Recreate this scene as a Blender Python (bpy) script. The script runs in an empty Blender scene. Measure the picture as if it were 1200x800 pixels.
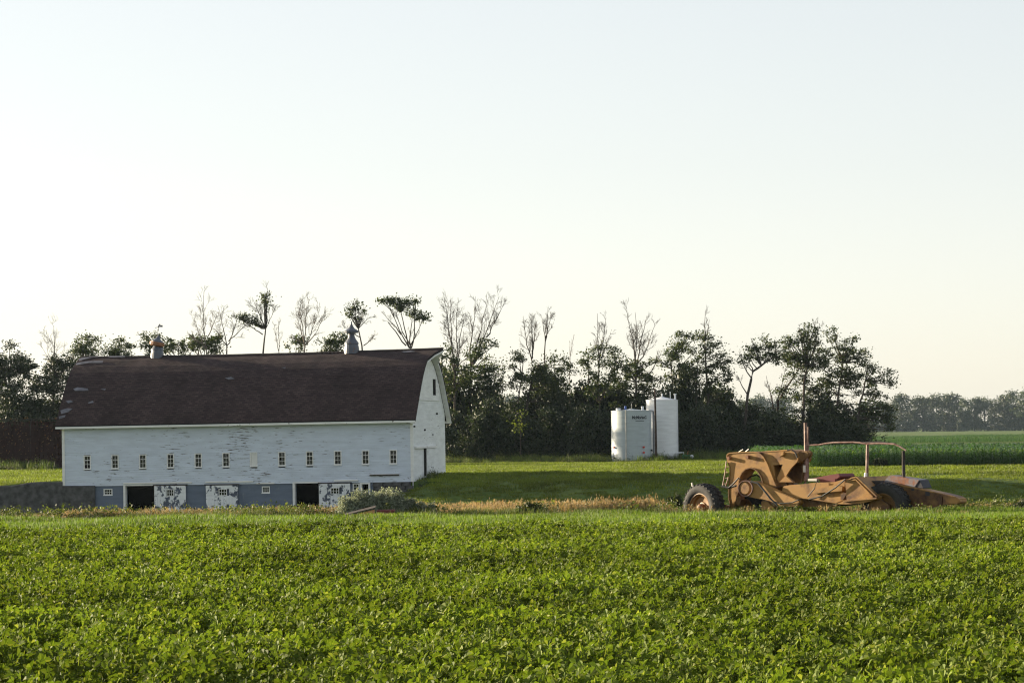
import bpy, bmesh, math, random
import numpy as np
from mathutils import Vector, Matrix

R = math.radians
scene = bpy.context.scene
col = scene.collection

# ------------------------------------------------------------------ camera
FPX = 3400.0                       # focal length in pixels of the 1200 x 800 photograph
CAM = Vector((0.0, 0.0, 3.0))
ROLL = R(0.6)
PITCH = math.atan(105.0 / FPX)
_f = Vector((0, math.cos(PITCH), math.sin(PITCH)))
_r0 = Vector((1, 0, 0)); _u0 = _r0.cross(_f)
_r = _r0 * math.cos(ROLL) - _u0 * math.sin(ROLL)
_u = _u0 * math.cos(ROLL) + _r0 * math.sin(ROLL)
cam_data = bpy.data.cameras.new('camera')
cam_data.sensor_width = 36.0
cam_data.lens = FPX / 1200.0 * 36.0
cam_data.clip_start = 0.5
cam_data.clip_end = 30000
cam = bpy.data.objects.new('camera', cam_data)
col.objects.link(cam)
m = Matrix((_r, _u, -_f)).transposed().to_4x4()
m.translation = CAM
cam.matrix_world = m
scene.camera = cam


def ray(u, v):
    return _f + _r * ((u - 600.0) / FPX) + _u * ((400.0 - v) / FPX)


def P(u, v, Y):
    """point seen at photo pixel (u, v) at distance Y ahead"""
    d = ray(u, v)
    return CAM + d * (Y / d.y)


# ------------------------------------------------------------------ sky and sun
SUN_EL = R(11.0)
SUN_BEHIND = R(27.0)               # sun stands to the left, this far beyond the picture plane
to_sun = Vector((-math.cos(SUN_BEHIND) * math.cos(SUN_EL), math.sin(SUN_BEHIND) * math.cos(SUN_EL), math.sin(SUN_EL)))
world = bpy.data.worlds.new('World')
scene.world = world
world.use_nodes = True
wn = world.node_tree.nodes
wl = world.node_tree.links
bg = wn['Background']
sky = wn.new('ShaderNodeTexSky')
sky.sky_type = 'NISHITA'
sky.sun_disc = False
sky.sun_elevation = SUN_EL
sky.sun_rotation = math.atan2(to_sun.x, to_sun.y)
sky.altitude = 0
sky.air_density = 0.78
sky.dust_density = 0.7
sky.ozone_density = 0.85
gam = wn.new('ShaderNodeGamma')                    # hazy evening: flatter and paler than clear air
gam.inputs['Gamma'].default_value = 0.52
wl.new(sky.outputs['Color'], gam.inputs['Color'])
hsv = wn.new('ShaderNodeHueSaturation')
hsv.inputs['Saturation'].default_value = 0.62
wl.new(gam.outputs['Color'], hsv.inputs['Color'])
warm = wn.new('ShaderNodeMix')
warm.data_type = 'RGBA'; warm.blend_type = 'MULTIPLY'
warm.inputs[0].default_value = 1.0
warm.inputs[7].default_value = (1.0, 0.972, 0.938, 1)
wl.new(hsv.outputs['Color'], warm.inputs[6])
wl.new(warm.outputs[2], bg.inputs['Color'])
bg.inputs['Strength'].default_value = 0.14

sun_data = bpy.data.lights.new('sun', 'SUN')
sun_data.energy = 5.0
sun_data.angle = R(0.6)
sun_data.color = (1.0, 0.84, 0.60)
sun = bpy.data.objects.new('sun', sun_data)
col.objects.link(sun)
sun.rotation_euler = to_sun.to_track_quat('Z', 'Y').to_euler()
sun.location = (-60, 60, 60)

scene.view_settings.view_transform = 'Standard'
scene.view_settings.look = 'None'
scene.view_settings.exposure = 1.70
scene.view_settings.gamma = 1.0
scene.view_settings.use_curve_mapping = False
scene.render.engine = 'CYCLES'
scene.cycles.use_denoising = True
scene.cycles.pixel_filter_type = 'BLACKMAN_HARRIS'
scene.cycles.filter_width = 1.2
scene.cycles.sample_clamp_indirect = 4.0
scene.cycles.max_bounces = 8
scene.cycles.transparent_max_bounces = 12
scene.cycles.volume_bounces = 0
scene.cycles.caustics_reflective = False
scene.cycles.caustics_refractive = False

# ------------------------------------------------------------------ helpers


def tag(o, label=None, cat=None, group=None, kind=None):
    if label: o['label'] = label
    if cat: o['category'] = cat
    if group: o['group'] = group
    if kind: o['kind'] = kind
    return o


def empty(name, loc=(0, 0, 0), rz=0.0):
    o = bpy.data.objects.new(name, None)
    o.empty_display_size = 0.3
    col.objects.link(o)
    o.location = loc
    o.rotation_euler = (0, 0, rz)
    return o


def link(name, me, parent=None, mat=None):
    o = bpy.data.objects.new(name, me)
    col.objects.link(o)
    if parent: o.parent = parent
    if mat and not me.materials: me.materials.append(mat)
    return o


class MB:
    def __init__(s):
        s.v = []; s.f = []

    def add(s, vs, fs):
        b = len(s.v)
        s.v.extend([tuple(p) for p in vs])
        s.f.extend([tuple(i + b for i in f) for f in fs])
        return s

    def box(s, x0, x1, y0, y1, z0, z1):
        v = [(x0, y0, z0), (x1, y0, z0), (x1, y1, z0), (x0, y1, z0), (x0, y0, z1), (x1, y0, z1), (x1, y1, z1), (x0, y1, z1)]
        return s.add(v, [(0, 3, 2, 1), (4, 5, 6, 7), (0, 1, 5, 4), (1, 2, 6, 5), (2, 3, 7, 6), (3, 0, 4, 7)])

    def prism(s, pts, y0, y1):
        """pts: outline in (x, z), extruded along y"""
        n = len(pts)
        v = [(p[0], y0, p[1]) for p in pts] + [(p[0], y1, p[1]) for p in pts]
        f = [tuple(range(n)), tuple(range(2 * n - 1, n - 1, -1))]
        f += [(i, i + n, (i + 1) % n + n, (i + 1) % n) for i in range(n)]
        return s.add(v, f)

    def tube(s, pts, rad, n=6, cap=True):
        pts = [Vector(p) for p in pts]
        if not hasattr(rad, '__len__'): rad = [rad] * len(pts)
        vs = []; fs = []
        for i, p in enumerate(pts):
            t = (pts[min(i + 1, len(pts) - 1)] - pts[max(i - 1, 0)]).normalized()
            a = t.cross(Vector((0, 0, 1)) if abs(t.z) < 0.9 else Vector((1, 0, 0))).normalized()
            b = t.cross(a)
            for k in range(n):
                an = 2 * math.pi * k / n
                vs.append(p + (a * math.cos(an) + b * math.sin(an)) * rad[i])
        for i in range(len(pts) - 1):
            for k in range(n):
                fs.append((i * n + k, i * n + (k + 1) % n, (i + 1) * n + (k + 1) % n, (i + 1) * n + k))
        if cap:
            fs.append(tuple(range(n - 1, -1, -1)))
            fs.append(tuple((len(pts) - 1) * n + k for k in range(n)))
        return s.add(vs, fs)

    def lathe(s, prof, n=24, axis='z', c=(0, 0, 0)):
        """prof: (radius, height) pairs"""
        vs = []; fs = []
        for r, h in prof:
            for k in range(n):
                a = 2 * math.pi * k / n
                if axis == 'z': vs.append((c[0] + r * math.cos(a), c[1] + r * math.sin(a), c[2] + h))
                else: vs.append((c[0] + r * math.cos(a), c[1] + h, c[2] + r * math.sin(a)))
        for i in range(len(prof) - 1):
            for k in range(n):
                q = (i * n + k, i * n + (k + 1) % n, (i + 1) * n + (k + 1) % n, (i + 1) * n + k)
                fs.append(q if axis == 'z' else q[::-1])
        return s.add(vs, fs)

    def mesh(s, name, smooth=False):
        me = bpy.data.meshes.new(name)
        me.from_pydata(s.v, [], s.f)
        if smooth: me.polygons.foreach_set('use_smooth', [True] * len(me.polygons))
        me.update()
        return me

    def build(s, name, mat, parent=None, smooth=False, bevel=0.0):
        me = s.mesh(name, smooth)
        if bevel:
            bm = bmesh.new(); bm.from_mesh(me)
            bmesh.ops.remove_doubles(bm, verts=bm.verts, dist=1e-5)
            es = [e for e in bm.edges if e.is_manifold and e.calc_face_angle(0) > 0.6]
            bmesh.ops.bevel(bm, geom=es, offset=bevel, segments=2, affect='EDGES', clamp_overlap=True)
            bm.to_mesh(me); bm.free()
        me.materials.append(mat)
        return link(name, me, parent)


def np_mesh(name, verts, nper, mat, smooth=False):
    """mesh of separate polygons, each with nper corners (verts in order)"""
    verts = np.asarray(verts, dtype=np.float32).reshape(-1, 3)
    n = len(verts); nf = n // nper
    me = bpy.data.meshes.new(name)
    me.vertices.add(n); me.loops.add(n); me.polygons.add(nf)
    me.vertices.foreach_set('co', verts.ravel())
    me.loops.foreach_set('vertex_index', np.arange(n, dtype=np.int32))
    me.polygons.foreach_set('loop_start', np.arange(0, n, nper, dtype=np.int32))
    if smooth: me.polygons.foreach_set('use_smooth', np.ones(nf, dtype=bool))
    me.update(calc_edges=True)
    me.materials.append(mat)
    return me


def leaf_quads(c, size, rng, flat=0.0):
    """rhombic leaf sprays at centres c (n x 3), turned every way"""
    n = len(c)
    d = rng.normal(size=(n, 3)); d[:, 2] *= (1 - flat); d /= np.linalg.norm(d, axis=1)[:, None] + 1e-9
    e = rng.normal(size=(n, 3)); e -= (e * d).sum(1)[:, None] * d; e /= np.linalg.norm(e, axis=1)[:, None] + 1e-9
    s = size * rng.uniform(0.6, 1.35, n)[:, None]
    a = c - d * s * 0.5; b = c + e * s * 0.30 + d * s * 0.05; q = c + d * s * 0.5; f = c - e * s * 0.30 + d * s * 0.05
    nrm = np.cross(d, e) * s * 0.10
    return np.stack([a, b + nrm, q, f + nrm], axis=1)


def smooth(a, b, x):
    t = min(1.0, max(0.0, (x - a) / (b - a)))
    return t * t * (3 - 2 * t)


# ------------------------------------------------------------------ materials


class NT:
    def __init__(s, name):
        s.m = bpy.data.materials.new(name)
        s.m.use_nodes = True
        s.t = s.m.node_tree
        s.n = s.t.nodes; s.l = s.t.links
        s.bsdf = s.n['Principled BSDF']
        s.out = s.n['Material Output']

    def node(s, typ, **kw):
        n = s.n.new(typ)
        for k, v in kw.items():
            if k.startswith('i_'):
                key = k[2:]
                n.inputs[int(key) if key.isdigit() else key.replace('_', ' ')].default_value = v
            else: setattr(n, k, v)
        return n

    def con(s, a, b): s.l.new(a, b)

    def coord(s, scale=(1, 1, 1), kind='Object'):
        tc = s.node('ShaderNodeTexCoord')
        mp = s.node('ShaderNodeMapping')
        mp.inputs['Scale'].default_value = scale
        s.con(tc.outputs[kind], mp.inputs['Vector'])
        return mp.outputs['Vector']

    def noise(s, vec, scale, detail=4, rough=0.55):
        n = s.node('ShaderNodeTexNoise')
        n.inputs['Scale'].default_value = scale
        n.inputs['Detail'].default_value = detail
        n.inputs['Roughness'].default_value = rough
        s.con(vec, n.inputs['Vector'])
        return n.outputs['Fac']

    def ramp(s, fac, stops):
        r = s.node('ShaderNodeValToRGB')
        e = r.color_ramp.elements
        while len(e) < len(stops): e.new(0.5)
        for i, (p, c) in enumerate(stops):
            e[i].position = p
            e[i].color = (c[0], c[1], c[2], 1) if hasattr(c, '__len__') else (c, c, c, 1)
        s.con(fac, r.inputs['Fac'])
        return r.outputs['Color']

    def mix(s, fac, a, b, mode='MIX'):
        n = s.node('ShaderNodeMix', data_type='RGBA', blend_type=mode)
        for sock, val in ((n.inputs[0], fac), (n.inputs[6], a), (n.inputs[7], b)):
            if hasattr(val, 'is_linked'): s.con(val, sock)
            elif hasattr(val, '__len__'): sock.default_value = (val[0], val[1], val[2], 1)
            else: sock.default_value = val
        return n.outputs[2]

    def bump(s, h, strength=0.3, dist=0.02):
        b = s.node('ShaderNodeBump')
        b.inputs['Strength'].default_value = strength
        b.inputs['Distance'].default_value = dist
        s.con(h, b.inputs['Height'])
        s.con(b.outputs['Normal'], s.bsdf.inputs['Normal'])

    def base(s, c):
        if hasattr(c, 'is_linked'): s.con(c, s.bsdf.inputs['Base Color'])
        else: s.bsdf.inputs['Base Color'].default_value = (c[0], c[1], c[2], 1)

    def rough(s, r, spec=0.5, metal=0.0):
        s.bsdf.inputs['Roughness'].default_value = r
        s.bsdf.inputs['Specular IOR Level'].default_value = spec
        s.bsdf.inputs['Metallic'].default_value = metal


def leaf_mat(name, c1, c2, c3=None, trans=0.35, tcol=None, rough=0.5, spec=0.4, zoned=None):
    t = NT(name)
    g = t.node('ShaderNodeNewGeometry')
    oi = t.node('ShaderNodeObjectInfo')
    stops = [(0.0, c1), (0.75, c2)] + ([(1.0, c3)] if c3 else [])
    c = t.ramp(g.outputs['Random Per Island'], stops)
    v = t.ramp(oi.outputs['Random'], [(0, 0.78), (1, 1.18)])
    c = t.mix(1.0, c, v, 'MULTIPLY')
    if zoned:                                       # slow patches of colour across the ground
        pos = g.outputs['Position']
        z = t.ramp(t.noise(pos, zoned, 4), [(0.35, 0.62), (0.65, 1.28)])
        c = t.mix(1.0, c, z, 'MULTIPLY')
    t.base(c)
    t.rough(rough, spec)
    tr = t.node('ShaderNodeBsdfTranslucent')
    tc = t.mix(1.0, c, tcol or (1.5, 1.5, 0.6), 'MULTIPLY')
    t.con(tc, tr.inputs['Color'])
    mx = t.node('ShaderNodeMixShader')
    mx.inputs[0].default_value = trans
    t.con(t.bsdf.outputs[0], mx.inputs[1]); t.con(tr.outputs[0], mx.inputs[2])
    t.con(mx.outputs[0], t.out.inputs['Surface'])
    return t.m


def plain(name, c, rough=0.6, spec=0.4, metal=0.0, var=0.25, scale=2.0, bump=0.0):
    t = NT(name)
    vec = t.coord()
    n = t.noise(vec, scale, 5)
    k = t.ramp(n, [(0.3, 1 - var), (0.7, 1 + var)])
    t.base(t.mix(1.0, c, k, 'MULTIPLY'))
    t.rough(rough, spec, metal)
    if bump: t.bump(t.noise(vec, scale * 8, 4), bump, 0.01)
    return t.m


def paint_on(name, paint, under, lo, hi, stretch=(1, 1, 1), scale=3.0, rough=0.7, spec=0.3, bump=0.2, fade=0.0):
    """paint worn through to what lies under it"""
    t = NT(name)
    vec = t.coord(stretch)
    vec2 = t.coord()
    n = t.noise(vec, scale, 6, 0.65)
    big = t.noise(vec2, 0.22, 3)
    ad = t.node('ShaderNodeMath', operation='MULTIPLY_ADD')
    t.con(big, ad.inputs[0]); ad.inputs[1].default_value = 0.35; t.con(n, ad.inputs[2])
    f = t.ramp(ad.outputs[0], [(lo, 0), (hi, 1)])
    dirt = t.ramp(t.noise(t.coord((0.6, 0.6, 3.0)), 1.3, 5), [(0.3, 0.86), (0.7, 1.06)])
    pc = t.mix(1.0, paint, dirt, 'MULTIPLY')
    uc = t.mix(1.0, under, t.ramp(t.noise(vec2, 9, 4), [(0.3, 0.6), (0.7, 1.3)]), 'MULTIPLY')
    t.base(t.mix(f, pc, uc))
    t.rough(rough, spec)
    t.bump(f, bump, -0.01)
    return t.m


M = {}
M['siding'] = paint_on('blue_shaded_white_siding', (0.57, 0.63, 0.74), (0.13, 0.12, 0.12), 0.785, 0.82, (0.55, 0.55, 5.0), 2.2)  # white paint tinted blue: the front's skylit shade is in the colour
M['gable_siding'] = paint_on('lighter_white_siding', (0.70, 0.72, 0.73), (0.20, 0.18, 0.16), 0.845, 0.88, (0.8, 0.8, 5.0), 2.6)  # same white kept lighter: the gable's brighter light put into the colour
M['trim'] = paint_on('white_trim_paint', (0.76, 0.76, 0.76), (0.2, 0.18, 0.16), 0.82, 0.88, (1, 1, 1), 3)
M['door_paint'] = paint_on('peeling_door_paint', (0.74, 0.76, 0.79), (0.085, 0.10, 0.14), 0.70, 0.735, (1.0, 1.0, 0.8), 2.6)
M['concrete'] = paint_on('blue_grey_concrete', (0.135, 0.165, 0.225), (0.23, 0.25, 0.27), 0.80, 0.95, (1, 1, 1), 0.8, 0.9, 0.2)
M['stone'] = plain('dark_foundation_stone', (0.075, 0.074, 0.076), 0.9, 0.2, var=0.5, scale=2.5, bump=0.6)
M['dark_wood'] = plain('dark_weathered_wood', (0.05, 0.042, 0.04), 0.9, 0.2, var=0.4, scale=3)
M['black'] = plain('barn_interior_shade', (0.010, 0.009, 0.009), 0.95, 0.1)  # near-black colour stands in for the shade inside the barn
M['metal_grey'] = paint_on('galvanised_metal', (0.075, 0.086, 0.115), (0.14, 0.06, 0.03), 0.79, 0.86, (1, 1, 1), 2.6, 0.45, 0.5)
M['rust_metal'] = plain('rusted_sheet', (0.24, 0.10, 0.045), 0.6, 0.4, var=0.4, scale=4)
M['tank_white'] = paint_on('tank_white_gelcoat', (0.74, 0.75, 0.77), (0.5, 0.49, 0.46), 0.80, 1.05, (1, 1, 0.3), 0.7, 0.35, 0.5, 0.02)
M['tank_grey'] = paint_on('tank_pale_grey', (0.40, 0.45, 0.48), (0.33, 0.35, 0.36), 0.80, 1.05, (1, 1, 0.3), 0.7, 0.4, 0.5, 0.02)
M['ink'] = plain('lettering_and_hole_black', (0.02, 0.02, 0.03), 0.6)
M['pole_wood'] = plain('pole_wood', (0.06, 0.042, 0.035), 0.9, 0.2, var=0.4, scale=6)
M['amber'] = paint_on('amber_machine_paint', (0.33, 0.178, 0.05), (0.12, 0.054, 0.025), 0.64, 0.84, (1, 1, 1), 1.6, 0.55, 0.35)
M['amber_dark'] = paint_on('rusty_shaded_paint', (0.19, 0.105, 0.036), (0.085, 0.042, 0.022), 0.62, 0.80, (1, 1, 1), 2.2, 0.7, 0.3)  # darker copy of amber: shade of far and inner parts, with rust
M['maroon'] = paint_on('maroon_sheet', (0.13, 0.022, 0.022), (0.08, 0.03, 0.02), 0.7, 0.9, (1, 1, 1), 2, 0.55, 0.4)
M['grey_box'] = paint_on('grey_rusty_box', (0.16, 0.17, 0.2), (0.22, 0.075, 0.03), 0.66, 0.78, (1, 1, 1), 1.6, 0.55, 0.4)
M['rust_pipe'] = paint_on('rusty_pink_pipe', (0.33, 0.22, 0.19), (0.15, 0.07, 0.05), 0.55, 0.75, (1, 1, 1), 3, 0.6, 0.4)
M['tyre'] = plain('tyre_rubber', (0.028, 0.027, 0.027), 0.8, 0.3, var=0.35, scale=5, bump=0.3)
M['rim'] = paint_on('rim_paint', (0.22, 0.115, 0.042), (0.17, 0.06, 0.025), 0.66, 0.82, (1, 1, 1), 3, 0.5, 0.4)
M['hose'] = plain('black_hose', (0.02, 0.02, 0.02), 0.6)
M['bright_metal'] = plain('worn_steel', (0.55, 0.52, 0.48), 0.4, 0.5, 0.6)
M['bark'] = plain('grey_brown_bark', (0.075, 0.062, 0.052), 0.95, 0.15, var=0.35, scale=3)
M['dead_bark'] = plain('pale_dead_bark', (0.15, 0.125, 0.105), 0.95, 0.15, var=0.35, scale=2)
M['crib_red'] = plain('faded_red_slat', (0.035, 0.018, 0.016), 0.9, 0.15, var=0.5, scale=2)
M['raw_board'] = plain('raw_orange_board', (0.50, 0.26, 0.12), 0.75, 0.3, var=0.2, scale=3)
M['red'] = plain('red_paint', (0.55, 0.04, 0.025), 0.5)
M['blue'] = plain('blue_paint', (0.04, 0.09, 0.32), 0.5)
M['green'] = plain('green_paint', (0.02, 0.16, 0.07), 0.5)
M['grey_boards'] = plain('bare_grey_sheathing', (0.13, 0.13, 0.155), 0.85, 0.25, var=0.4, scale=2.5)

# shingles
t = NT('brown_shingles')
tc = t.node('ShaderNodeTexCoord')
br = t.node('ShaderNodeTexBrick')
br.inputs['Scale'].default_value = 1.0
br.inputs['Brick Width'].default_value = 0.30
br.inputs['Row Height'].default_value = 0.16
br.inputs['Mortar Size'].default_value = 0.012
br.inputs['Color1'].default_value = (0.054, 0.034, 0.034, 1)
br.inputs['Color2'].default_value = (0.030, 0.018, 0.019, 1)
br.inputs['Mortar'].default_value = (0.016, 0.013, 0.014, 1)
t.con(tc.outputs['UV'], br.inputs['Vector'])
n1 = t.noise(t.coord(), 0.45, 5)
cc = t.mix(1.0, br.outputs['Color'], t.ramp(n1, [(0.3, 0.72), (0.7, 1.3)]), 'MULTIPLY')
n2 = t.noise(t.coord((1, 1, 3)), 1.4, 4)
cc = t.mix(t.ramp(n2, [(0.70, 0), (0.74, 0.8)]), cc, (0.016, 0.013, 0.015))
t.base(cc); t.rough(0.9, 0.25)
t.bump(br.outputs['Fac'], 0.5, -0.02)
M['shingle'] = t.m

# glass
t = NT('window_glass')
t.n.remove(t.bsdf)
tp = t.node('ShaderNodeBsdfTransparent'); tp.inputs[0].default_value = (0.72, 0.76, 0.78, 1)
gl = t.node('ShaderNodeBsdfGlossy'); gl.inputs['Roughness'].default_value = 0.08
mx = t.node('ShaderNodeMixShader'); mx.inputs[0].default_value = 0.035
t.con(tp.outputs[0], mx.inputs[1]); t.con(gl.outputs[0], mx.inputs[2]); t.con(mx.outputs[0], t.out.inputs['Surface'])
M['glass'] = t.m

# ground: soil under the crop, turf beyond (world position; the place itself changes colour there)
t = NT('ground_soil_and_turf')
g = t.node('ShaderNodeNewGeometry')
sep = t.node('ShaderNodeSeparateXYZ'); t.con(g.outputs['Position'], sep.inputs[0])
wob = t.noise(g.outputs['Position'], 0.35, 4)
ad = t.node('ShaderNodeMath', operation='MULTIPLY_ADD'); t.con(wob, ad.inputs[0]); ad.inputs[1].default_value = 2.5; t.con(sep.outputs['Y'], ad.inputs[2])
mr = t.node('ShaderNodeMapRange'); mr.inputs['From Min'].default_value = 79.8; mr.inputs['From Max'].default_value = 81.2
t.con(ad.outputs[0], mr.inputs['Value'])
soil = t.ramp(t.noise(g.outputs['Position'], 6, 5), [(0.3, (0.035, 0.026, 0.018)), (0.7, (0.075, 0.056, 0.04))])
turf = t.ramp(t.noise(g.outputs['Position'], 0.09, 6, 0.6), [(0.3, (0.045, 0.075, 0.014)), (0.5, (0.075, 0.115, 0.02)), (0.72, (0.12, 0.15, 0.035))])
turf = t.mix(1.0, turf, t.ramp(t.noise(g.outputs['Position'], 3.0, 4), [(0.3, 0.7), (0.7, 1.3)]), 'MULTIPLY')
t.base(t.mix(mr.outputs[0], soil, turf)); t.rough(0.95, 0.15)
t.bump(t.noise(g.outputs['Position'], 5.0, 5), 0.8, 0.06)
M['ground'] = t.m

# leaves
M['bean'] = leaf_mat('soybean_leaf', (0.074, 0.110, 0.015), (0.140, 0.180, 0.026), (0.235, 0.24, 0.06), 0.28, (1.35, 1.5, 0.5), 0.62, 0.10, zoned=0.10)
M['turf_blade'] = leaf_mat('turf_blade', (0.095, 0.13, 0.014), (0.145, 0.18, 0.022), (0.21, 0.21, 0.05), 0.35, (1.4, 1.5, 0.5), 0.6, 0.25, zoned=0.16)
M['verge_blade'] = leaf_mat('verge_blade', (0.08, 0.13, 0.018), (0.125, 0.185, 0.028), (0.20, 0.20, 0.07), 0.35, (1.4, 1.5, 0.5), 0.6, 0.25, zoned=0.3)
M['tan_blade'] = leaf_mat('ripe_grass_blade', (0.22, 0.17, 0.075), (0.36, 0.26, 0.14), (0.15, 0.17, 0.05), 0.3, (1.2, 1.1, 0.8), 0.7, 0.2, zoned=0.3)
M['weed'] = leaf_mat('weed_leaf', (0.05, 0.075, 0.02), (0.09, 0.115, 0.03), (0.16, 0.15, 0.06), 0.3, None, 0.6, 0.25, zoned=0.4)
M['corn'] = leaf_mat('corn_leaf', (0.035, 0.085, 0.014), (0.06, 0.12, 0.02), (0.14, 0.17, 0.06), 0.35, (1.3, 1.5, 0.5), 0.30, 0.8)
M['leaf_green'] = leaf_mat('tree_leaf_green', (0.026, 0.042, 0.012), (0.045, 0.066, 0.016), (0.085, 0.10, 0.025), 0.28)
M['leaf_dark'] = leaf_mat('tree_leaf_dark', (0.016, 0.026, 0.010), (0.026, 0.040, 0.013), (0.045, 0.060, 0.018), 0.2)  # the wood's deep shade is put into this darker leaf tone
M['leaf_bright'] = leaf_mat('tree_leaf_yellow_green', (0.10, 0.14, 0.02), (0.15, 0.19, 0.03), (0.2, 0.22, 0.05), 0.4)
M['leaf_far'] = leaf_mat('far_tree_leaf', (0.028, 0.042, 0.02), (0.042, 0.058, 0.024), (0.07, 0.085, 0.035), 0.22)
M['leaf_silver'] = leaf_mat('silvery_willow_leaf', (0.16, 0.185, 0.13), (0.24, 0.27, 0.20), (0.33, 0.345, 0.27), 0.35, (1.1, 1.1, 0.8), 0.6, 0.3)

# ------------------------------------------------------------------ terrain
A = R(13.0)                                   # the barn's long side turns its right gable to the camera
_o = P(484, 560, 196.0)
BARN = Vector((_o.x, _o.y, 0.0))
bx = Vector((math.cos(A), -math.sin(A), 0))   # along the front, to the right
by = Vector((math.sin(A), math.cos(A), 0))    # to the back
TILT = R(-0.4)
BM = Matrix.Translation(BARN) @ Matrix.Rotation(-A, 4, 'Z') @ Matrix.Rotation(TILT, 4, 'Y')
BMI = BM.inverted()


def on_barn(u, v, y=0.0, x=None):
    """photo pixel to barn coordinates on the plane y = const (or x = const)"""
    o = BMI @ CAM
    d = BMI.to_3x3() @ ray(u, v)
    k = (y - o.y) / d.y if x is None else (x - o.x) / d.x
    return o + d * k


BL = -on_barn(74, 540).x
BW = on_barn(521.5, 520, x=0.0).y
ZE = on_barn(480, 490).z
ZR = on_barn(505, 408, y=BW / 2).z
ZF = on_barn(280, 567).z                      # top of the basement wall
ZB = -2.45                                    # yard level in front of the barn
print('barn', BL, BW, ZE, ZR, ZF)
rngT = np.random.RandomState(3)
_wv = [(rngT.uniform(0.04, 0.3), rngT.uniform(0, 6.28), rngT.uniform(0, 6.28)) for _ in range(9)]


def gz(x, y):
    """ground height at world x, y"""
    r = Vector((x, y, 0)) - BARN
    s = r.dot(bx); tt = -r.dot(by)            # tt > 0: in front of the barn line
    near = smooth(96, 152, y)                 # falls away from the verge into the swale
    if tt >= -0.01:
        left = ZB * 1.0
        right = -0.35 - 1.75 * smooth(0, 13, tt)
        k = smooth(-4.2, 3.0, s)
        low = left * (1 - k) + right * k
        z = low * near
    else:
        inside = (-BL + 0.2 < s < -0.2) and tt > -6.0
        if inside: z = ZB
        elif s > -0.2: z = -0.35 * smooth(-5, 0, tt)
        else: z = -0.12 - 0.42 * smooth(0.5, 7, -BL - s) * smooth(-9, 0, tt)
    if y > 84:
        w = sum(math.sin(x * a * 0.55 + b) * math.sin(y * a * 1.3 + c) for a, b, c in _wv) / 9.0
        amp = 0.30 * smooth(100, 130, y) if not (tt < 8 and -BL - 10 < s < 6) else 0.03
        if y > 360: amp *= 0.4
        z += w * amp
    return z


def ground_at(p, dz=0.0):
    return Vector((p.x, p.y, gz(p.x, p.y) + dz))


def axis_lines(fine, coarse):
    a = sorted(set([round(q, 4) for q in fine] + [round(q, 4) for q in coarse]))
    return a


xs = list(np.arange(-75, 90, 1.5)) + [-9000, -5000, -2500, -1200, -700, -400, -250, -170, -110, 130, 180, 260, 420, 700, 1200, 2500, 5000, 9000]
xs += [-BL + 0.15, -BL + 0.25, -0.15, -0.25, -4.5, -3.6, -2.7, -1.8, -0.9, 0, 0.9, 1.8]
ts = list(np.arange(-100, 130, 1.5)) + [190, 160, 170, 180, 220, -120, -150, -190, -250, -350, -500, -800, -1300, -2500, -5000, -12000, 260, 400, 900]
ts += [0.0, -0.08, -0.12, -0.2, -0.5, 0.04, 0.12, 0.5, -5.95, -6.05]
xs = axis_lines(xs, []); ts = axis_lines(ts, [])
verts = []; faces = []
for tt in ts:
    for s in xs:
        p = BARN + bx * s - by * tt
        verts.append((p.x, p.y, gz(p.x, p.y)))
nx = len(xs)
for j in range(len(ts) - 1):
    for i in range(nx - 1):
        a = j * nx + i
        faces.append((a, a + nx, a + nx + 1, a + 1))
me = bpy.data.meshes.new('ground')
me.from_pydata(verts, [], faces)
me.polygons.foreach_set('use_smooth', [True] * len(me.polygons))
ground = link('ground', me, None, M['ground'])
tag(ground, kind='structure')

# ------------------------------------------------------------------ the barn
barn = empty('barn')
barn.matrix_world = BM
tag(barn, 'big weathered white barn with arched brown shingle roof and two metal cupolas', 'barn')
OH = 0.5                                       # eave overhang
prof_f = [(0.0, 0.0), (0.08, 0.12), (0.16, 0.235), (0.26, 0.375), (0.36, 0.51), (0.47, 0.645), (0.58, 0.755), (0.70, 0.845), (0.85, 0.93), (1.0, 1.0)]
ZE0 = ZE - 0.05
prof = [(-OH + (BW / 2 + OH) * a, ZE0 + (ZR - ZE0) * b) for a, b in prof_f]


def roof_z(y):
    y = min(y, BW - y)
    for (a, za), (b, zb) in zip(prof, prof[1:]):
        if y <= b: return za + (zb - za) * (y - a) / (b - a)
    return ZR


# roof: two curved slopes, 0.16 thick, the ridge running out over the gable
full = prof + [(BW - y, z) for y, z in prof[-2::-1]]
acc = [0.0]
for (a, za), (b, zb) in zip(full, full[1:]): acc.append(acc[-1] + math.hypot(b - a, zb - za))
XR = []
for (y, z) in full:
    fr = (z - ZE0) / (ZR - ZE0)
    XR.append(0.38 + 0.75 * max(0, (fr - 0.86) / 0.14) ** 1.3)
nseg = 40
bm = bmesh.new()
uvl = bm.loops.layers.uv.new('UVMap')
rr = random.Random(5)
sag = [rr.uniform(-0.008, 0.008) for _ in range(nseg + 1)]
top = []
for i, (y, z) in enumerate(full):
    row = []
    for k in range(nseg + 1):
        x = -BL - 0.35 + (BL + 0.35 + XR[i]) * k / nseg
        fr = (z - ZE0) / (ZR - ZE0)
        row.append(bm.verts.new((x, y, z + sag[k] * fr - 0.10 * fr * math.sin(math.pi * k / nseg))))
    top.append(row)
bot = [[bm.verts.new(v.co + Vector((0, 0, -0.17))) for v in row] for row in top]
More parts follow.
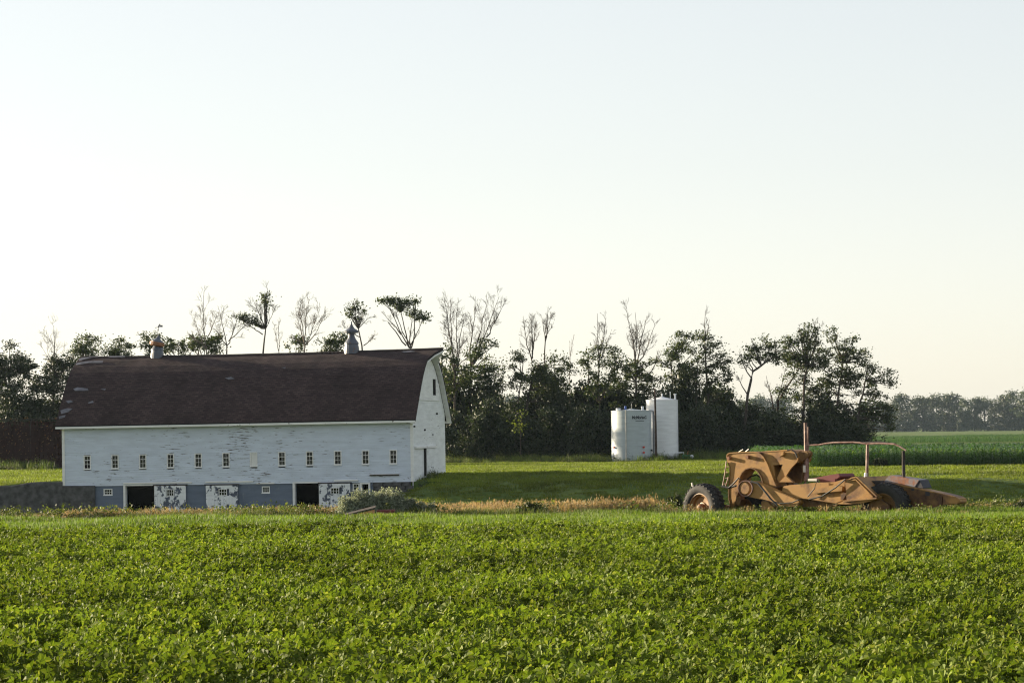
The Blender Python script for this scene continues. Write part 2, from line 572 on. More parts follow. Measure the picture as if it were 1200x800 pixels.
for i in range(len(full) - 1):
    for k in range(nseg):
        f = bm.faces.new((top[i][k], top[i][k + 1], top[i + 1][k + 1], top[i + 1][k]))
        for lp, (ii, kk) in zip(f.loops, ((i, k), (i, k + 1), (i + 1, k + 1), (i + 1, k))):
            lp[uvl].uv = (top[ii][kk].co.x, acc[ii])
        bm.faces.new((bot[i + 1][k], bot[i + 1][k + 1], bot[i][k + 1], bot[i][k]))
    bm.faces.new((top[i][0], top[i + 1][0], bot[i + 1][0], bot[i][0]))
    bm.faces.new((top[i + 1][nseg], top[i][nseg], bot[i][nseg], bot[i + 1][nseg]))
for k in range(nseg):
    bm.faces.new((top[0][k + 1], top[0][k], bot[0][k], bot[0][k + 1]))
    bm.faces.new((top[-1][k], top[-1][k + 1], bot[-1][k + 1], bot[-1][k]))
me = bpy.data.meshes.new('roof'); bm.to_mesh(me); bm.free()
roof = link('roof', me, barn, M['shingle'])
roof['label'] = 'dark brown shingle roof, bare in patches'

# soffit / barge boards along the gable and fascia along the eaves
mb = MB()
for i in range(len(full) - 1):
    (y0, z0), (y1, z1) = full[i], full[i + 1]
    xa, xb = XR[i] - 0.02, XR[i + 1] - 0.02
    v = [(0.03, y0, z0 - 0.175), (xa, y0, z0 - 0.175), (xb, y1, z1 - 0.175), (0.03, y1, z1 - 0.175)]
    v += [(p[0], p[1], p[2] - 0.12) for p in v]
    mb.add(v, [(0, 1, 2, 3), (7, 6, 5, 4), (1, 5, 6, 2), (0, 4, 5, 1), (2, 6, 7, 3), (3, 7, 4, 0)])
mb.build('barge_board', M['trim'], roof)
mb = MB(); mb.box(-BL - 0.34, 0.36, -OH - 0.03, -OH + 0.02, ZE0 - 0.24, ZE0 - 0.10)
mb.box(-BL - 0.34, 0.36, -OH + 0.021, 0.0, ZE0 - 0.23, ZE0 - 0.20)
mb.build('fascia', M['trim'], roof)
mb = MB(); mb.box(-BL - 0.34, 0.36, BW + OH - 0.02, BW + OH + 0.03, ZE0 - 0.30, ZE0 - 0.06)
mb.build('fascia', M['trim'], roof)
# ridge cap
mb = MB()
for k in range(nseg):
    x0 = -BL - 0.35 + (BL + 0.35 + XR[9]) * k / nseg; x1 = -BL - 0.35 + (BL + 0.35 + XR[9]) * (k + 1) / nseg
    za = ZR + sag[k] - 0.10 * math.sin(math.pi * k / nseg); zb = ZR + sag[k + 1] - 0.10 * math.sin(math.pi * (k + 1) / nseg)
    c = BW / 2
    v = [(x0, c - 0.22, za - 0.045), (x1, c - 0.22, zb - 0.045), (x1, c, zb + 0.035), (x0, c, za + 0.035), (x0, c + 0.22, za - 0.045), (x1, c + 0.22, zb - 0.045)]
    mb.add(v, [(0, 1, 2, 3), (3, 2, 5, 4)])
mb.build('ridge_cap', M['shingle'], roof)


# bare patches of sheathing where shingles have blown off (photo pixel outlines on the roof slope)
def patch(pts, mat, lift=0.02):
    def hit(u, v):
        o = BMI @ CAM; d = BMI.to_3x3() @ ray(u, v)
        best = None
        for k in range(400):
            y = -OH + (BW / 2 + OH) * k / 400
            q = (y - o.y) / d.y
            p = o + d * q
            e = p.z - roof_z(y)
            if best is None or abs(e) < best[0]: best = (abs(e), p)
        p = best[1]
        return p
    ps = [hit(*q) for q in pts]
    n = Vector((0, -0.75, 0.66)).normalized()
    x0 = -BL - 0.3
    ps = [Vector((max(p.x, x0), p.y, roof_z(p.y))) + n * 0.02 for p in ps]
    v = [p + n * lift for p in ps] + list(ps)
    k = len(ps)
    mb = MB(); mb.add(v, [tuple(range(k)), tuple(range(2 * k - 1, k - 1, -1))] + [(i, i + k, (i + 1) % k + k, (i + 1) % k) for i in range(k)])
    o = mb.build('bare_patch', mat, roof)
    bmx = bmesh.new(); bmx.from_mesh(o.data); bmesh.ops.recalc_face_normals(bmx, faces=bmx.faces); bmx.to_mesh(o.data); bmx.free()
    return o


for pts in ([(90, 421), (98, 416), (122, 414.5), (121, 417.5), (106, 419.5), (93, 423)],
            [(87, 426.5), (96, 424), (112, 423), (121, 423), (120, 425.5), (104, 425.5), (90, 428)],
            [(124, 417), (134, 417.5), (146, 416), (147, 418.5), (130, 419)],
            [(86, 456), (91, 454), (103, 455.5), (104, 458), (88, 458)],
            [(77, 470), (83, 469), (86, 471), (80, 472.5)],
            [(103, 472), (109, 469.5), (110, 472), (104, 473)],
            [(71, 481), (79, 478.5), (85, 479), (80, 483), (72, 485)],
            [(69, 488), (77, 486.5), (76, 489), (69.5, 491)],
            [(118, 456), (124, 455.5), (123, 457.5)],
            [(264, 443), (271, 442), (275, 444), (268, 445)],
            [(470, 412), (482, 411.2), (487, 412.2), (474, 413.4)],
            [(330, 431), (335, 430.5), (334, 432)]):
    patch(pts, M['grey_boards'])


def clap(mb, x0, x1, z0, z1, ypl, out=-1, lean=0.022, back=0.03):
    """one clapboard: bottom edge stands proud (out = -1: towards -y)"""
    yb, yt = ypl + out * (lean + 0.004), ypl + out * 0.004
    yi = ypl - out * back
    v = [(x0, yb, z0), (x1, yb, z0), (x1, yt, z1), (x0, yt, z1), (x0, yi, z0), (x1, yi, z0), (x1, yi, z1), (x0, yi, z1)]
    mb.add(v, [(0, 1, 2, 3), (7, 6, 5, 4), (0, 4, 5, 1), (3, 2, 6, 7), (1, 5, 6, 2), (0, 3, 7, 4)])


def win_frame(parent, name, plane, c, w, h, cols, rows, out=-1, axis='x', boarded=False, missing=()):
    """sash window: trim with muntins, panes as its own parts; plane coordinate on the wall"""
    x0, x1, z0, z1 = c[0] - w / 2, c[0] + w / 2, c[1] - h / 2, c[1] + h / 2
    t_ = 0.065
    mb = MB()
    yo, yi = plane - 0.055, plane + 0.05
    mb.box(x0 - t_, x0, yo, yi, z0 - t_, z1 + t_)
    mb.box(x1, x1 + t_, yo, yi, z0 - t_, z1 + t_)
    mb.box(x0, x1, yo, yi, z1, z1 + t_)
    mb.box(x0 - 0.02 - t_, x1 + t_ + 0.02, yo - 0.04, yo - 0.001, z0 - t_ - 0.03, z0 - t_ + 0.02)
    mb.box(x0, x1, yo, yi, z0 - t_, z0)
    mu = 0.022
    for i in range(1, cols):
        xm = x0 + w * i / cols
        mb.box(xm - mu / 2, xm + mu / 2, plane - 0.015, plane + 0.02, z0, z1)
    for j in range(1, rows):
        zm = z0 + h * j / rows
        mm = mu * (1.8 if rows == 3 and j == 2 else 1)
        for i in range(cols):
            mb.box(x0 + w * i / cols + mu / 2, x0 + w * (i + 1) / cols - mu / 2, plane - 0.016, plane + 0.02, zm - mm / 2, zm + mm / 2)
    o = mb.build(name, M['trim'], parent)
    for i in range(cols):
        for j in range(rows):
            if (i, j) in missing: continue
            p = MB()
            p.box(x0 + w * i / cols + mu / 2, x0 + w * (i + 1) / cols - mu / 2, plane + 0.0, plane + 0.006, z0 + h * j / rows + mu / 2, z0 + h * (j + 1) / rows - mu / 2)
            q = p.build('pane', M['trim'] if boarded else M['glass'], o)
    return o


# ---- long front wall, upper part: clapboards cut round the twelve windows
openings = []
wins = []
for i, u in enumerate([102.5, 135, 167.5, 200, 232.5, 265, 297.5, 330.5, 363, 396, 428.5, 461]):
    v = 541.5 - (u - 102.5) * 6.5 / 358.0
    p = on_barn(u, v)
    wins.append((p.x, p.z))
WW, WH = 0.40, 0.84
for x, z in wins: openings.append((x - WW / 2 - 0.03, x + WW / 2 + 0.03, z - WH / 2 - 0.03, z + WH / 2 + 0.03))
rr = random.Random(8)


def wall_courses(x0, x1, z0, z1, plane, holes, step=0.155, mat=None, name='siding', parent=None, out=-1):
    mb = MB()
    z = z0
    while z < z1 - 0.01:
        zt = min(z + step, z1)
        cuts = sorted([(h[0], h[1]) for h in holes if h[2] < zt and h[3] > z])
        x = x0
        segs = []
        for a, b in cuts:
            if a > x: segs.append((x, a))
            x = max(x, b)
        if x < x1: segs.append((x, x1))
        for a, b in segs:
            xx = a
            while xx < b - 0.01:
                ln = rr.uniform(2.2, 4.6)
                e = min(b, xx + ln)
                if b - e < 0.7: e = b
                clap(mb, xx, e - (0.004 if e < b else 0), z, zt - 0.002, plane, out, 0.022 + rr.uniform(-0.004, 0.010), 0.03 + rr.uniform(0, 0.004))
                xx = e
        z = zt
    return mb.build(name, mat, parent)


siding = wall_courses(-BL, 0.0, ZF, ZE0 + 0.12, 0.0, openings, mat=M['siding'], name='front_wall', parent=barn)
siding['label'] = 'long white clapboard wall with peeling paint'
mb = MB(); mb.box(-0.14, 0.05, -0.06, -0.031, ZF, ZE0 - 0.27); mb.box(0.021, 0.05, -0.031, 0.14, ZF + 1.0, ZE0 - 0.2)
mb.build('corner_board', M['trim'], barn)
mb = MB(); mb.box(-BL - 0.05, -BL + 0.14, -0.06, -0.031, ZF, ZE0 - 0.27)
mb.build('corner_board', M['trim'], barn)
for i, (x, z) in enumerate(wins):
    win_frame(barn, 'window', 0.0, (x, z), WW, WH, 2, 3, boarded=(i == 6), missing={0: ((0, 0), (1, 1), (1, 0)), 3: ((1, 2),), 7: ((0, 1),), 9: ((0, 0), (1, 0)), 11: ((1, 1),)}.get(i, ()))
# loose boards: water table over the doors, a pale lintel with a dark slot
for u0, u1, v in ((145, 225, 566.0), (241, 297, 564.5), (301, 322, 566.0), (392, 420, 562.8)):
    a = on_barn(u0, v); b = on_barn(u1, v)
    mb = MB(); mb.box(a.x, b.x, -0.10, -0.032, a.z - 0.05, a.z + 0.05)
    mb.build('drip_board', M['trim'], barn)
a = on_barn(433.5, 556.5); b = on_barn(468, 556.5)
mb = MB(); mb.box(a.x, b.x, -0.11, -0.032, a.z - 0.05, a.z + 0.04); mb.build('dark_slot', M['dark_wood'], barn)  # dark strip laid below the pale lintel as its slot
mb = MB(); mb.box(a.x, b.x, -0.13, -0.034, a.z + 0.045, a.z + 0.075); mb.build('drip_board', M['trim'], barn)

# ---- basement wall with its openings
def span(u0, u1, v0, v1):
    a = on_barn(u0, (v0 + v1) / 2); b = on_barn(u1, (v0 + v1) / 2)
    zt = on_barn((u0 + u1) / 2, v0).z; zb = on_barn((u0 + u1) / 2, v1).z
    return [a.x, b.x, zb, zt]


op1 = span(147, 181, 569, 598); op1[2] = ZB - 0.1
op2 = span(345.5, 374, 566, 598); op2[2] = ZB - 0.1
dr1 = span(182, 218.5, 568.5, 595); dr2 = span(242, 279.5, 568, 595); dr3 = span(375, 411, 566, 594)
wb1 = span(121, 131.5, 572.5, 580); wb2 = span(306.5, 316, 569.5, 577.5); wb3 = span(413, 421, 566, 574.5)
nd = span(424, 432, 567, 590)
base_holes = [op1, op2, wb1, wb2, wb3, nd]
XS = on_barn(437, 570).x
edges = sorted(set([-BL, XS] + [e for h in base_holes for e in h[:2]]))
PY0, PY1 = 0.04, 0.45
mb = MB()


def close_wall():
    global mb
    if mb.v: mb.build('basement_wall', M['concrete'], barn)['label'] = 'blue grey painted basement wall'
    mb = MB()


for a, b in zip(edges, edges[1:]):
    c = (a + b) / 2
    hs = [h for h in base_holes if h[0] < c < h[1]]
    if not hs: mb.box(a, b, PY0, PY1, ZB - 0.5, ZF - 0.004)
    else:
        h = hs[0]
        if h[2] > ZB: mb.box(a, b, PY0, PY1, ZB - 0.5, h[2])
        if h[3] < ZF - 0.03: mb.box(a, b, PY0, PY1, h[3], ZF - 0.004)
        elif h[2] <= ZB: close_wall()
close_wall()
for h, cols in ((wb1, 3), (wb2, 3), (wb3, 2)):
    win_frame(barn, 'window', 0.1, ((h[0] + h[1]) / 2, (h[2] + h[3]) / 2), h[1] - h[0] - 0.14, h[3] - h[2] - 0.13, cols, 2)
for h in (op1, op2, nd):
    mb = MB()
    mb.box(h[0] - 0.14, h[0] + 0.005, -0.03, 0.3, ZB - 0.1, h[3] + 0.005)
    mb.box(h[1] - 0.005, h[1] + 0.12, -0.03, 0.3, ZB - 0.1, h[3] + 0.005)
    mb.box(h[0] - 0.14, h[1] + 0.12, -0.032, 0.3, h[3] + 0.006, h[3] + 0.10)
    mb.build('door_frame', M['trim'], barn)
# shade inside the two open doorways and the narrow one is painted near-black
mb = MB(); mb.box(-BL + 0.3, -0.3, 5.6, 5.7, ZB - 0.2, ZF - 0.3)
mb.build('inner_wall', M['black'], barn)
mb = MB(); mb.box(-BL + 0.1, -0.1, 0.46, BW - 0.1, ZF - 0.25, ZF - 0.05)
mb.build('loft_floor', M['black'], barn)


def slide_door(h, wu):
    """sliding door: boards, rail above, six panes"""
    x0, x1 = h[0], h[1]
    zt = h[3] - 0.02; zb = ZB + 0.06
    d = MB()
    n = 11
    ww = (x1 - x0) / n
    wx0, wx1, wz0, wz1 = wu
    for i in range(n):
        a, b = x0 + ww * i + 0.005, x0 + ww * (i + 1) - 0.005
        off = rr.uniform(0, 0.012)
        if b > wx0 and a < wx1:
            d.box(a, b, -0.12 - off, -0.07, zb, wz0); d.box(a, b, -0.12 - off, -0.07, wz1, zt)
        else: d.box(a, b, -0.12 - off, -0.07, zb + rr.uniform(0, 0.06), zt)
    d.box(x0, x1, -0.145, -0.135, zt - 0.16, zt - 0.02); d.box(x0, x1, -0.145, -0.135, zb + 0.02, zb + 0.16)
    door = d.build('sliding_door', M['door_paint'], barn)
    door['label'] = 'white sliding door with dark paint flakes'
    mu = 0.025
    fr = MB()
    fr.box(wx0, wx0 + 0.04, -0.15, -0.072, wz0, wz1); fr.box(wx1 - 0.04, wx1, -0.15, -0.072, wz0, wz1)
    fr.box(wx0 + 0.04, wx1 - 0.04, -0.15, -0.072, wz0, wz0 + 0.04); fr.box(wx0 + 0.04, wx1 - 0.04, -0.15, -0.072, wz1 - 0.04, wz1)
    for i in (1, 2):
        xm = wx0 + (wx1 - wx0) * i / 3; fr.box(xm - mu / 2, xm + mu / 2, -0.128, -0.072, wz0 + 0.04, wz1 - 0.04)
    zm = (wz0 + wz1) / 2
    fr.box(wx0 + 0.041, wx1 - 0.041, -0.126, -0.073, zm - mu / 2, zm + mu / 2)
    fr.build('window_frame', M['trim'], door)
    pn = MB(); pn.box(wx0 + 0.041, wx1 - 0.041, -0.10, -0.094, wz0 + 0.041, wz1 - 0.041)
    pn.build('pane', M['glass'], door)
    bk = MB(); bk.box(wx0 - 0.02, wx1 + 0.02, -0.066, -0.06, wz0 - 0.02, wz1 + 0.02); bk.build('backing', M['black'], door)  # black sheet painted as the dark behind the pane
    rl = MB(); rl.box(x0 - 0.1, x1 + 0.1, -0.16, -0.02, zt + 0.02, zt + 0.09)
    rl.build('track', M['dark_wood'], barn)


slide_door(dr1, span(196, 204.5, 573, 581)); slide_door(dr2, span(257, 266.5, 572.5, 580.5)); slide_door(dr3, span(388, 398, 571, 578.5))

# ---- stone foundation at the right end, with a few loose courses
st = []
for k in range(3):
    mb = MB(); w, h, d = 0.46 + 0.12 * k, 0.24, 0.4
    n = 6
    mb.prism([(-w / 2, -h / 2 + 0.03), (-w / 2 + 0.05, -h / 2), (w / 2 - 0.04, -h / 2), (w / 2, -h / 2 + 0.05), (w / 2 - 0.02, h / 2 - 0.02), (w / 2 - 0.07, h / 2), (-w / 2 + 0.06, h / 2)], -0.12, d)
    me = mb.mesh('stone'); me.materials.append(M['stone']); st.append(me)
found = MB(); found.box(XS + 0.001, -0.02, 0.10, 0.5, ZB - 0.5, ZF - 0.005)
fo = found.build('foundation', M['stone'], barn)
z = ZF - 0.14
row = 0
while z > ZB + 0.9:
    x = XS + 0.3 + 0.2 * (row % 2)
    while x < -0.2:
        k = rr.randrange(3)
        o = bpy.data.objects.new('stone', st[k]); col.objects.link(o); o.parent = fo
        o.location = (x, 0.10 + rr.uniform(-0.02, 0.03), z + rr.uniform(-0.02, 0.02)); o.rotation_euler = (0, rr.uniform(-0.05, 0.05), rr.uniform(-0.05, 0.05))
        x += 0.52 + 0.1 * k
    z -= 0.26; row += 1

# ---- other walls
gm = MB()
z = -0.9
while z < ZR - 0.35:
    zt = z + 0.155
    def half(zq):
        for k in range(60):
            y = (BW / 2) * k / 60
            if roof_z(y) - 0.22 > zq: return y
        return BW / 2
    y0 = half(zt)
    v = gm
    if BW - 2 * y0 > 0.05:
        gm.add([(0.022, y0, z), (0.022, BW - y0, z), (0.002, BW - y0, zt), (0.002, y0, zt), (-0.03, y0, z), (-0.03, BW - y0, z), (-0.03, BW - y0, zt), (-0.03, y0, zt)],
               [(0, 1, 2, 3), (7, 6, 5, 4), (0, 4, 5, 1), (3, 2, 6, 7), (1, 5, 6, 2), (0, 3, 7, 4)])
    z = zt
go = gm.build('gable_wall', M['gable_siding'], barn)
go2 = gm.mesh('gable_wall'); go2.materials.append(M['gable_siding'])
o = link('gable_wall', go2, barn); o.location = (-BL, 0, 0); o.rotation_euler = (0, 0, 0); o.scale = (-1, 1, 1)
mb = MB(); mb.box(-BL, 0.0, BW - 0.05, BW + 0.02, -0.9, ZE0 + 0.1)
mb.build('back_wall', M['siding'], barn)
mb = MB(); mb.box(-0.4, -0.031, 0.46, BW, ZB - 0.3, -0.75); mb.build('foundation', M['stone'], barn)


def on_gable(u, v): return on_barn(u, v, x=0.03)


# hay door of upright planks under the hood, with a dark slit
a = on_gable(491.5, 467.5); b = on_gable(514.5, 467)
zt_ = on_gable(504, 432).z
n = 12
hay = MB()
hz0 = a.z
ymid = (a.y + b.y) / 2
slit = [on_gable(508.0, 452).y, on_gable(509.6, 452).y, on_gable(508.5, 463).z, on_gable(508.5, 444).z]
for i in range(n):
    y0 = a.y + (b.y - a.y) * i / n; y1 = a.y + (b.y - a.y) * (i + 1) / n - 0.012
    yc = (y0 + y1) / 2
    top_ = min(roof_z(y0), roof_z(y1)) - 0.42
    if slit[0] < y1 and slit[1] > y0:
        hay.box(0.025, 0.055, y0, y1, hz0, slit[2]); hay.box(0.025, 0.055, y0, y1, slit[3], top_)
    else: hay.box(0.025, 0.055 + rr.uniform(0, 0.01), y0, y1, hz0, top_)
ho = hay.build('hay_door', M['trim'], barn)
mb = MB(); mb.box(0.024, 0.07, a.y, b.y, hz0 - 0.07, hz0 - 0.004); mb.build('sill', M['trim'], barn)
mb = MB(); mb.box(0.023, 0.03, slit[0] - 0.2, slit[1] + 0.2, slit[2], slit[3]); mb.build('slit', M['black'], barn)  # black strip painted as the shade within the slit
# side door with its header
d0 = on_gable(499.0, 530); d1 = on_gable(508.7, 530); dzt = on_gable(503, 525).z; dzb = on_gable(503, 557).z
mb = MB()
for i in range(5):
    y0 = d0.y + (d1.y - d0.y) * i / 5
    mb.box(0.06, 0.10, y0, y0 + (d1.y - d0.y) / 5 - 0.012, dzb, dzt)
mb.box(0.101, 0.12, d0.y, d1.y, dzb + 0.25, dzb + 0.4); mb.box(0.101, 0.12, d0.y, d1.y, dzt - 0.4, dzt - 0.25)
mb.build('door', M['gable_siding'], barn)
e0 = on_gable(496.8, 530); mb = MB(); mb.box(0.026, 0.045, e0.y, d0.y - 0.02, dzb, dzt); mb.build('door_gap_dark', M['black'], barn)  # black strip on the siding painted as shade in the door opening
e0 = on_gable(486, 522); e1 = on_gable(510.5, 523); mb = MB(); mb.box(0.025, 0.17, e0.y, e1.y, dzt + 0.02, dzt + 0.16); mb.build('track', M['trim'], barn)
for (u, v, w) in ((484.5, 499.5, 0.5), (497, 503.5, 0.45), (511, 484.5, 0.5), (507, 509, 0.2)):
    p = on_gable(u, v)
    mb = MB(); mb.box(0.024, 0.034, p.y, p.y + w, p.z - 0.06, p.z + 0.06); mb.build('missing_board_dark', M['black'], barn)  # black patches on the siding, painted as shade where boards are gone


# ---- cupolas: flared skirt, louvred drum, wide collar, pointed cap
def cupola(u, v, scale, lean, damaged):
    p = on_barn(u, v, y=BW / 2)
    c = empty('cupola'); c.parent = barn
    c.location = (p.x, BW / 2, ZR - 0.25); c.rotation_euler = lean
    s = scale
    b_ = MB(); b_.lathe([(0.60 * s, 0), (0.56 * s, 0.45 * s), (0.50 * s, 0.72 * s), (0.56 * s, 0.74 * s), (0.55 * s, 0.80 * s), (0.36 * s, 1.08 * s), (0.29 * s, 1.20 * s)], 16)
    b_.build('base', M['metal_grey'], c, smooth=False)
    d_ = MB(); d_.lathe([(0.29 * s, 1.20 * s), (0.24 * s, 1.36 * s), (0.24 * s, 1.55 * s)], 16)
    d_.build('drum', M['metal_grey'], c)
    k_ = MB()
    k_.lathe([(0.25 * s, 1.55 * s), (0.52 * s, 1.57 * s), (0.54 * s, 1.72 * s), (0.48 * s, 1.77 * s), (0.27 * s, 1.90 * s), (0.17 * s, 2.04 * s), (0.09 * s, 2.20 * s), (0.03 * s, 2.42 * s), (0.0, 2.45 * s)], 16)
    cp = k_.build('cap', M['metal_grey'], c)
    if damaged:
        cp.rotation_euler = (0.0, R(10), 0.0); cp.location = (-0.30 * s, 0, -0.18 * s)
        r_ = MB(); r_.lathe([(0.50 * s, 1.30 * s), (0.66 * s, 1.40 * s), (0.66 * s, 1.64 * s), (0.46 * s, 1.72 * s)], 16)
        q = r_.build('collar', M['rust_metal'], c); q.rotation_euler = (0, R(10), 0); q.location = (-0.30 * s, 0, -0.2 * s)
        v_ = MB(); v_.tube([(0, 0, 2.2 * s), (0.05, 0, 2.95 * s)], 0.025, 5)
        v_.tube([(-0.2, 0, 2.7 * s), (0.25, 0, 2.85 * s)], 0.02, 5); v_.tube([(0.04, 0, 2.74 * s), (0.15, 0, 3.05 * s)], 0.045, 5)
        v_.box(0.16, 0.34, -0.01, 0.01, 2.78 * s, 2.95 * s)
        q = v_.build('weather_vane', M['metal_grey'], c)
    return c


cupola(412.0, 404, 0.92, (0, 0, 0.3), False)['label'] = 'upright metal cupola with pointed cap'
cupola(184.0, 411, 0.80, (0, R(2), 0.2), True)['label'] = 'battered metal cupola with rusty collar and vane'

# ------------------------------------------------------------------ retaining wall left of the barn
rw = empty('retaining_wall', BARN + bx * (-BL), -A)
tag(rw, 'low dark concrete retaining wall running left from the barn', 'wall')
mb = MB()
n = 20
LW = 16.0
prv = None
ring = []
for i in range(n + 1):
    x = -0.02 - LW * i / n
    zt = -0.16 - 0.42 * smooth(0.5, 7.0, -x) - 0.05 * math.sin(i * 1.7)
    yb = 0.0
    ring.append([(x, yb - 0.15, ZB - 0.4), (x, yb - 0.08, zt - 0.05), (x, yb - 0.03, zt), (x, yb + 0.30, zt), (x, yb + 0.30, ZB - 0.4)])
for i in range(n):
    a, b = ring[i], ring[i + 1]
    for k in range(4): mb.add([a[k], a[k + 1], b[k + 1], b[k]], [(0, 1, 2, 3)])
mb.add(ring[-1], [(0, 1, 2, 3, 4)])
mb.build('wall_body', M['stone'], rw)
# the wall also screens the yard end of the bank under the barn's left corner
mb = MB(); mb.box(-0.01, on_barn(112, 580).x + BL, -0.16, -0.02, ZB - 0.4, ZF - 0.12)
mb.build('buttress', M['stone'], rw)

# ------------------------------------------------------------------ storage tanks
SC = FPX / 280.0                       # pixels per metre at the tanks


def tank(u0, u1, vtop, cone, Y, mat, label, side='tank_body'):
    a = P(u0, 520, Y); b = P(u1, 520, Y)
    r = (b.x - a.x) / 2
    c = Vector(((a.x + b.x) / 2, Y, 0)); g = gz(c.x, c.y)
    t_ = empty('storage_tank', (c.x, c.y, g - 0.05))
    tag(t_, label, 'tank', 'white storage tanks by the wood')
    h = P((u0 + u1) / 2, vtop, Y).z - g + 0.05
    mb = MB()
    pr = [(r, 0)]
    for k in range(1, 4):
        z = h * k / 3
        if k < 3: pr += [(r, z - 0.03), (r + 0.012, z - 0.02), (r + 0.012, z + 0.02), (r, z + 0.03)]
        else: pr += [(r, z - 0.05)]
    pr += [(r + 0.03, h - 0.045), (r + 0.03, h)]
    mb.lathe(pr, 64)
    mb.build('tank_body', mat, t_, smooth=True).data.set_sharp_from_angle(angle=R(35))
    mb = MB(); mb.lathe([(r + 0.025, h + 0.001), (r * 0.5, h + cone * 0.5), (0.22, h + cone * 0.93), (0.2, h + cone + 0.03), (0.0, h + cone + 0.05)], 64)
    top_ = mb.build('tank_roof', mat, t_, smooth=True)
    return t_, r, h, top_


tk1, r1, h1, tr1 = tank(716.5, 763.5, 481.0, 0.16, 279.0, M['tank_grey'], 'wide pale storage tank with black lettering near its rim')
tk2, r2, h2, tr2 = tank(757.5, 795.0, 468.5, 0.30, 283.5, M['tank_white'], 'tall narrow white storage tank behind the wooden pole')
# fittings
mb = MB(); mb.tube([(-r1 * 0.94 * 0.33, -r1 * 0.94 - 0.06, 0.2), (-r1 * 0.31, -r1 * 0.95 - 0.06, h1 + 0.1)], 0.05, 6)
mb.build('sight_pipe', M['bright_metal'], tk1)
for (fx, hz, mt) in ((-0.86, 0.30, 'red'), (-0.86, 0.10, 'hose'), (0.55, 0.30, 'red'), (0.55, 0.20, 'red'), (0.95, 0.24, 'hose')):
    a = math.asin(fx); mb = MB(); x, y = r1 * math.sin(a), -r1 * math.cos(a)
    mb.tube([(x * 0.99, y * 0.99, hz * h1), (x * 1.08, y * 1.08, hz * h1)], 0.09, 8); mb.build('valve', M[mt], tk1)
for (x, hh, rr_, mt) in ((-r1 * 0.65, 0.22, 0.22, 'tank_white'), (-r1 * 0.3, 0.42, 0.10, 'blue'), (0.0, 0.65, 0.03, 'bright_metal'), (r1 * 0.55, 0.38, 0.12, 'tank_white'), (-r1 * 0.45, 0.2, 0.12, 'hose')):
    mb = MB(); mb.lathe([(rr_, 0.0), (rr_, hh * 0.7), (rr_ * 1.25, hh * 0.72), (rr_ * 0.9, hh), (0, hh)], 12, c=(x, -r1 * 0.45, h1 + 0.02)); mb.build('roof_vent', M[mt], tk1)
# lettering round the curve of the tank
tx = bpy.data.curves.new('letters', 'FONT'); tx.body = 'McMorlanG'; tx.size = 0.42; tx.align_x = 'CENTER'; tx.space_character = 0.94; tx.offset = 0.012
tob = bpy.data.objects.new('lettering_source', tx); col.objects.link(tob)
bpy.context.view_layer.update()
tme = bpy.data.meshes.new_from_object(tob.evaluated_get(bpy.context.evaluated_depsgraph_get()))
bpy.data.objects.remove(tob)
wspan = max(v.co.x for v in tme.vertices) - min(v.co.x for v in tme.vertices)
kx = 1.55 / wspan
mid_ang = math.asin(0.40)
for v in tme.vertices:
    a = mid_ang + v.co.x * kx / r1
    v.co = Vector(((r1 + 0.012) * math.sin(a), -(r1 + 0.012) * math.cos(a), h1 - 0.80 + v.co.y))
tme.materials.append(M['ink'])
link('lettering', tme, tk1)
mb = MB()
for k in range(8):
    a0 = mid_ang - 0.24 + 0.06 * k; a1 = a0 + 0.06
    q = r1 + 0.012
    mb.add([(q * math.sin(a0), -q * math.cos(a0), h1 - 1.02), (q * math.sin(a1), -q * math.cos(a1), h1 - 1.02), (q * math.sin(a1), -q * math.cos(a1), h1 - 0.97), (q * math.sin(a0), -q * math.cos(a0), h1 - 0.97)], [(0, 1, 2, 3)])
mb.build('underline', M['ink'], tk1)
mb = MB(); mb.tube([(-r2 * 0.60, -r2 * 0.86, 0.3), (-r2 * 0.60, -r2 * 0.86, h2 * 0.82), (-r2 * 0.80, -r2 * 0.75, h2 * 0.83), (-r2 * 0.95, -r2 * 0.6, h2 * 0.80)], 0.06, 6)
mb.build('fill_pipe', M['metal_grey'], tk2)
for (x, hh, rr_) in ((0.0, 0.55, 0.07), (r2 * 0.52, 0.75, 0.035), (r2 * 0.82, 0.55, 0.10)):
    mb = MB(); mb.lathe([(rr_, 0), (rr_, hh * 0.8), (rr_ * 1.5, hh * 0.82), (rr_ * 1.3, hh), (0, hh)], 10, c=(x, -r2 * 0.15, h2 + 0.05)); mb.build('roof_vent', M['tank_white'], tk2)
mb = MB(); mb.tube([(r2 * 0.9, -r2 * 0.4, 0.75), (r2 + 0.45, -r2 * 0.4, 0.80), (r2 + 0.5, -r2 * 0.4, 0.2)], 0.08, 8); mb.build('outlet_pipe', M['tank_white'], tk2)

p = P(769, 537, 276.0); g = gz(p.x, p.y)
tp = P(768.7, 455, 276.0)
mb = MB(); mb.tube([(0, 0, -0.2), (-0.02, 0, 3), (-0.05, 0, tp.z - g)], [0.13, 0.11, 0.085], 10)
o = mb.build('utility_pole', M['pole_wood']); o.location = (p.x, p.y, g)
tag(o, 'dark wooden pole standing in front of the tall white tank', 'pole')

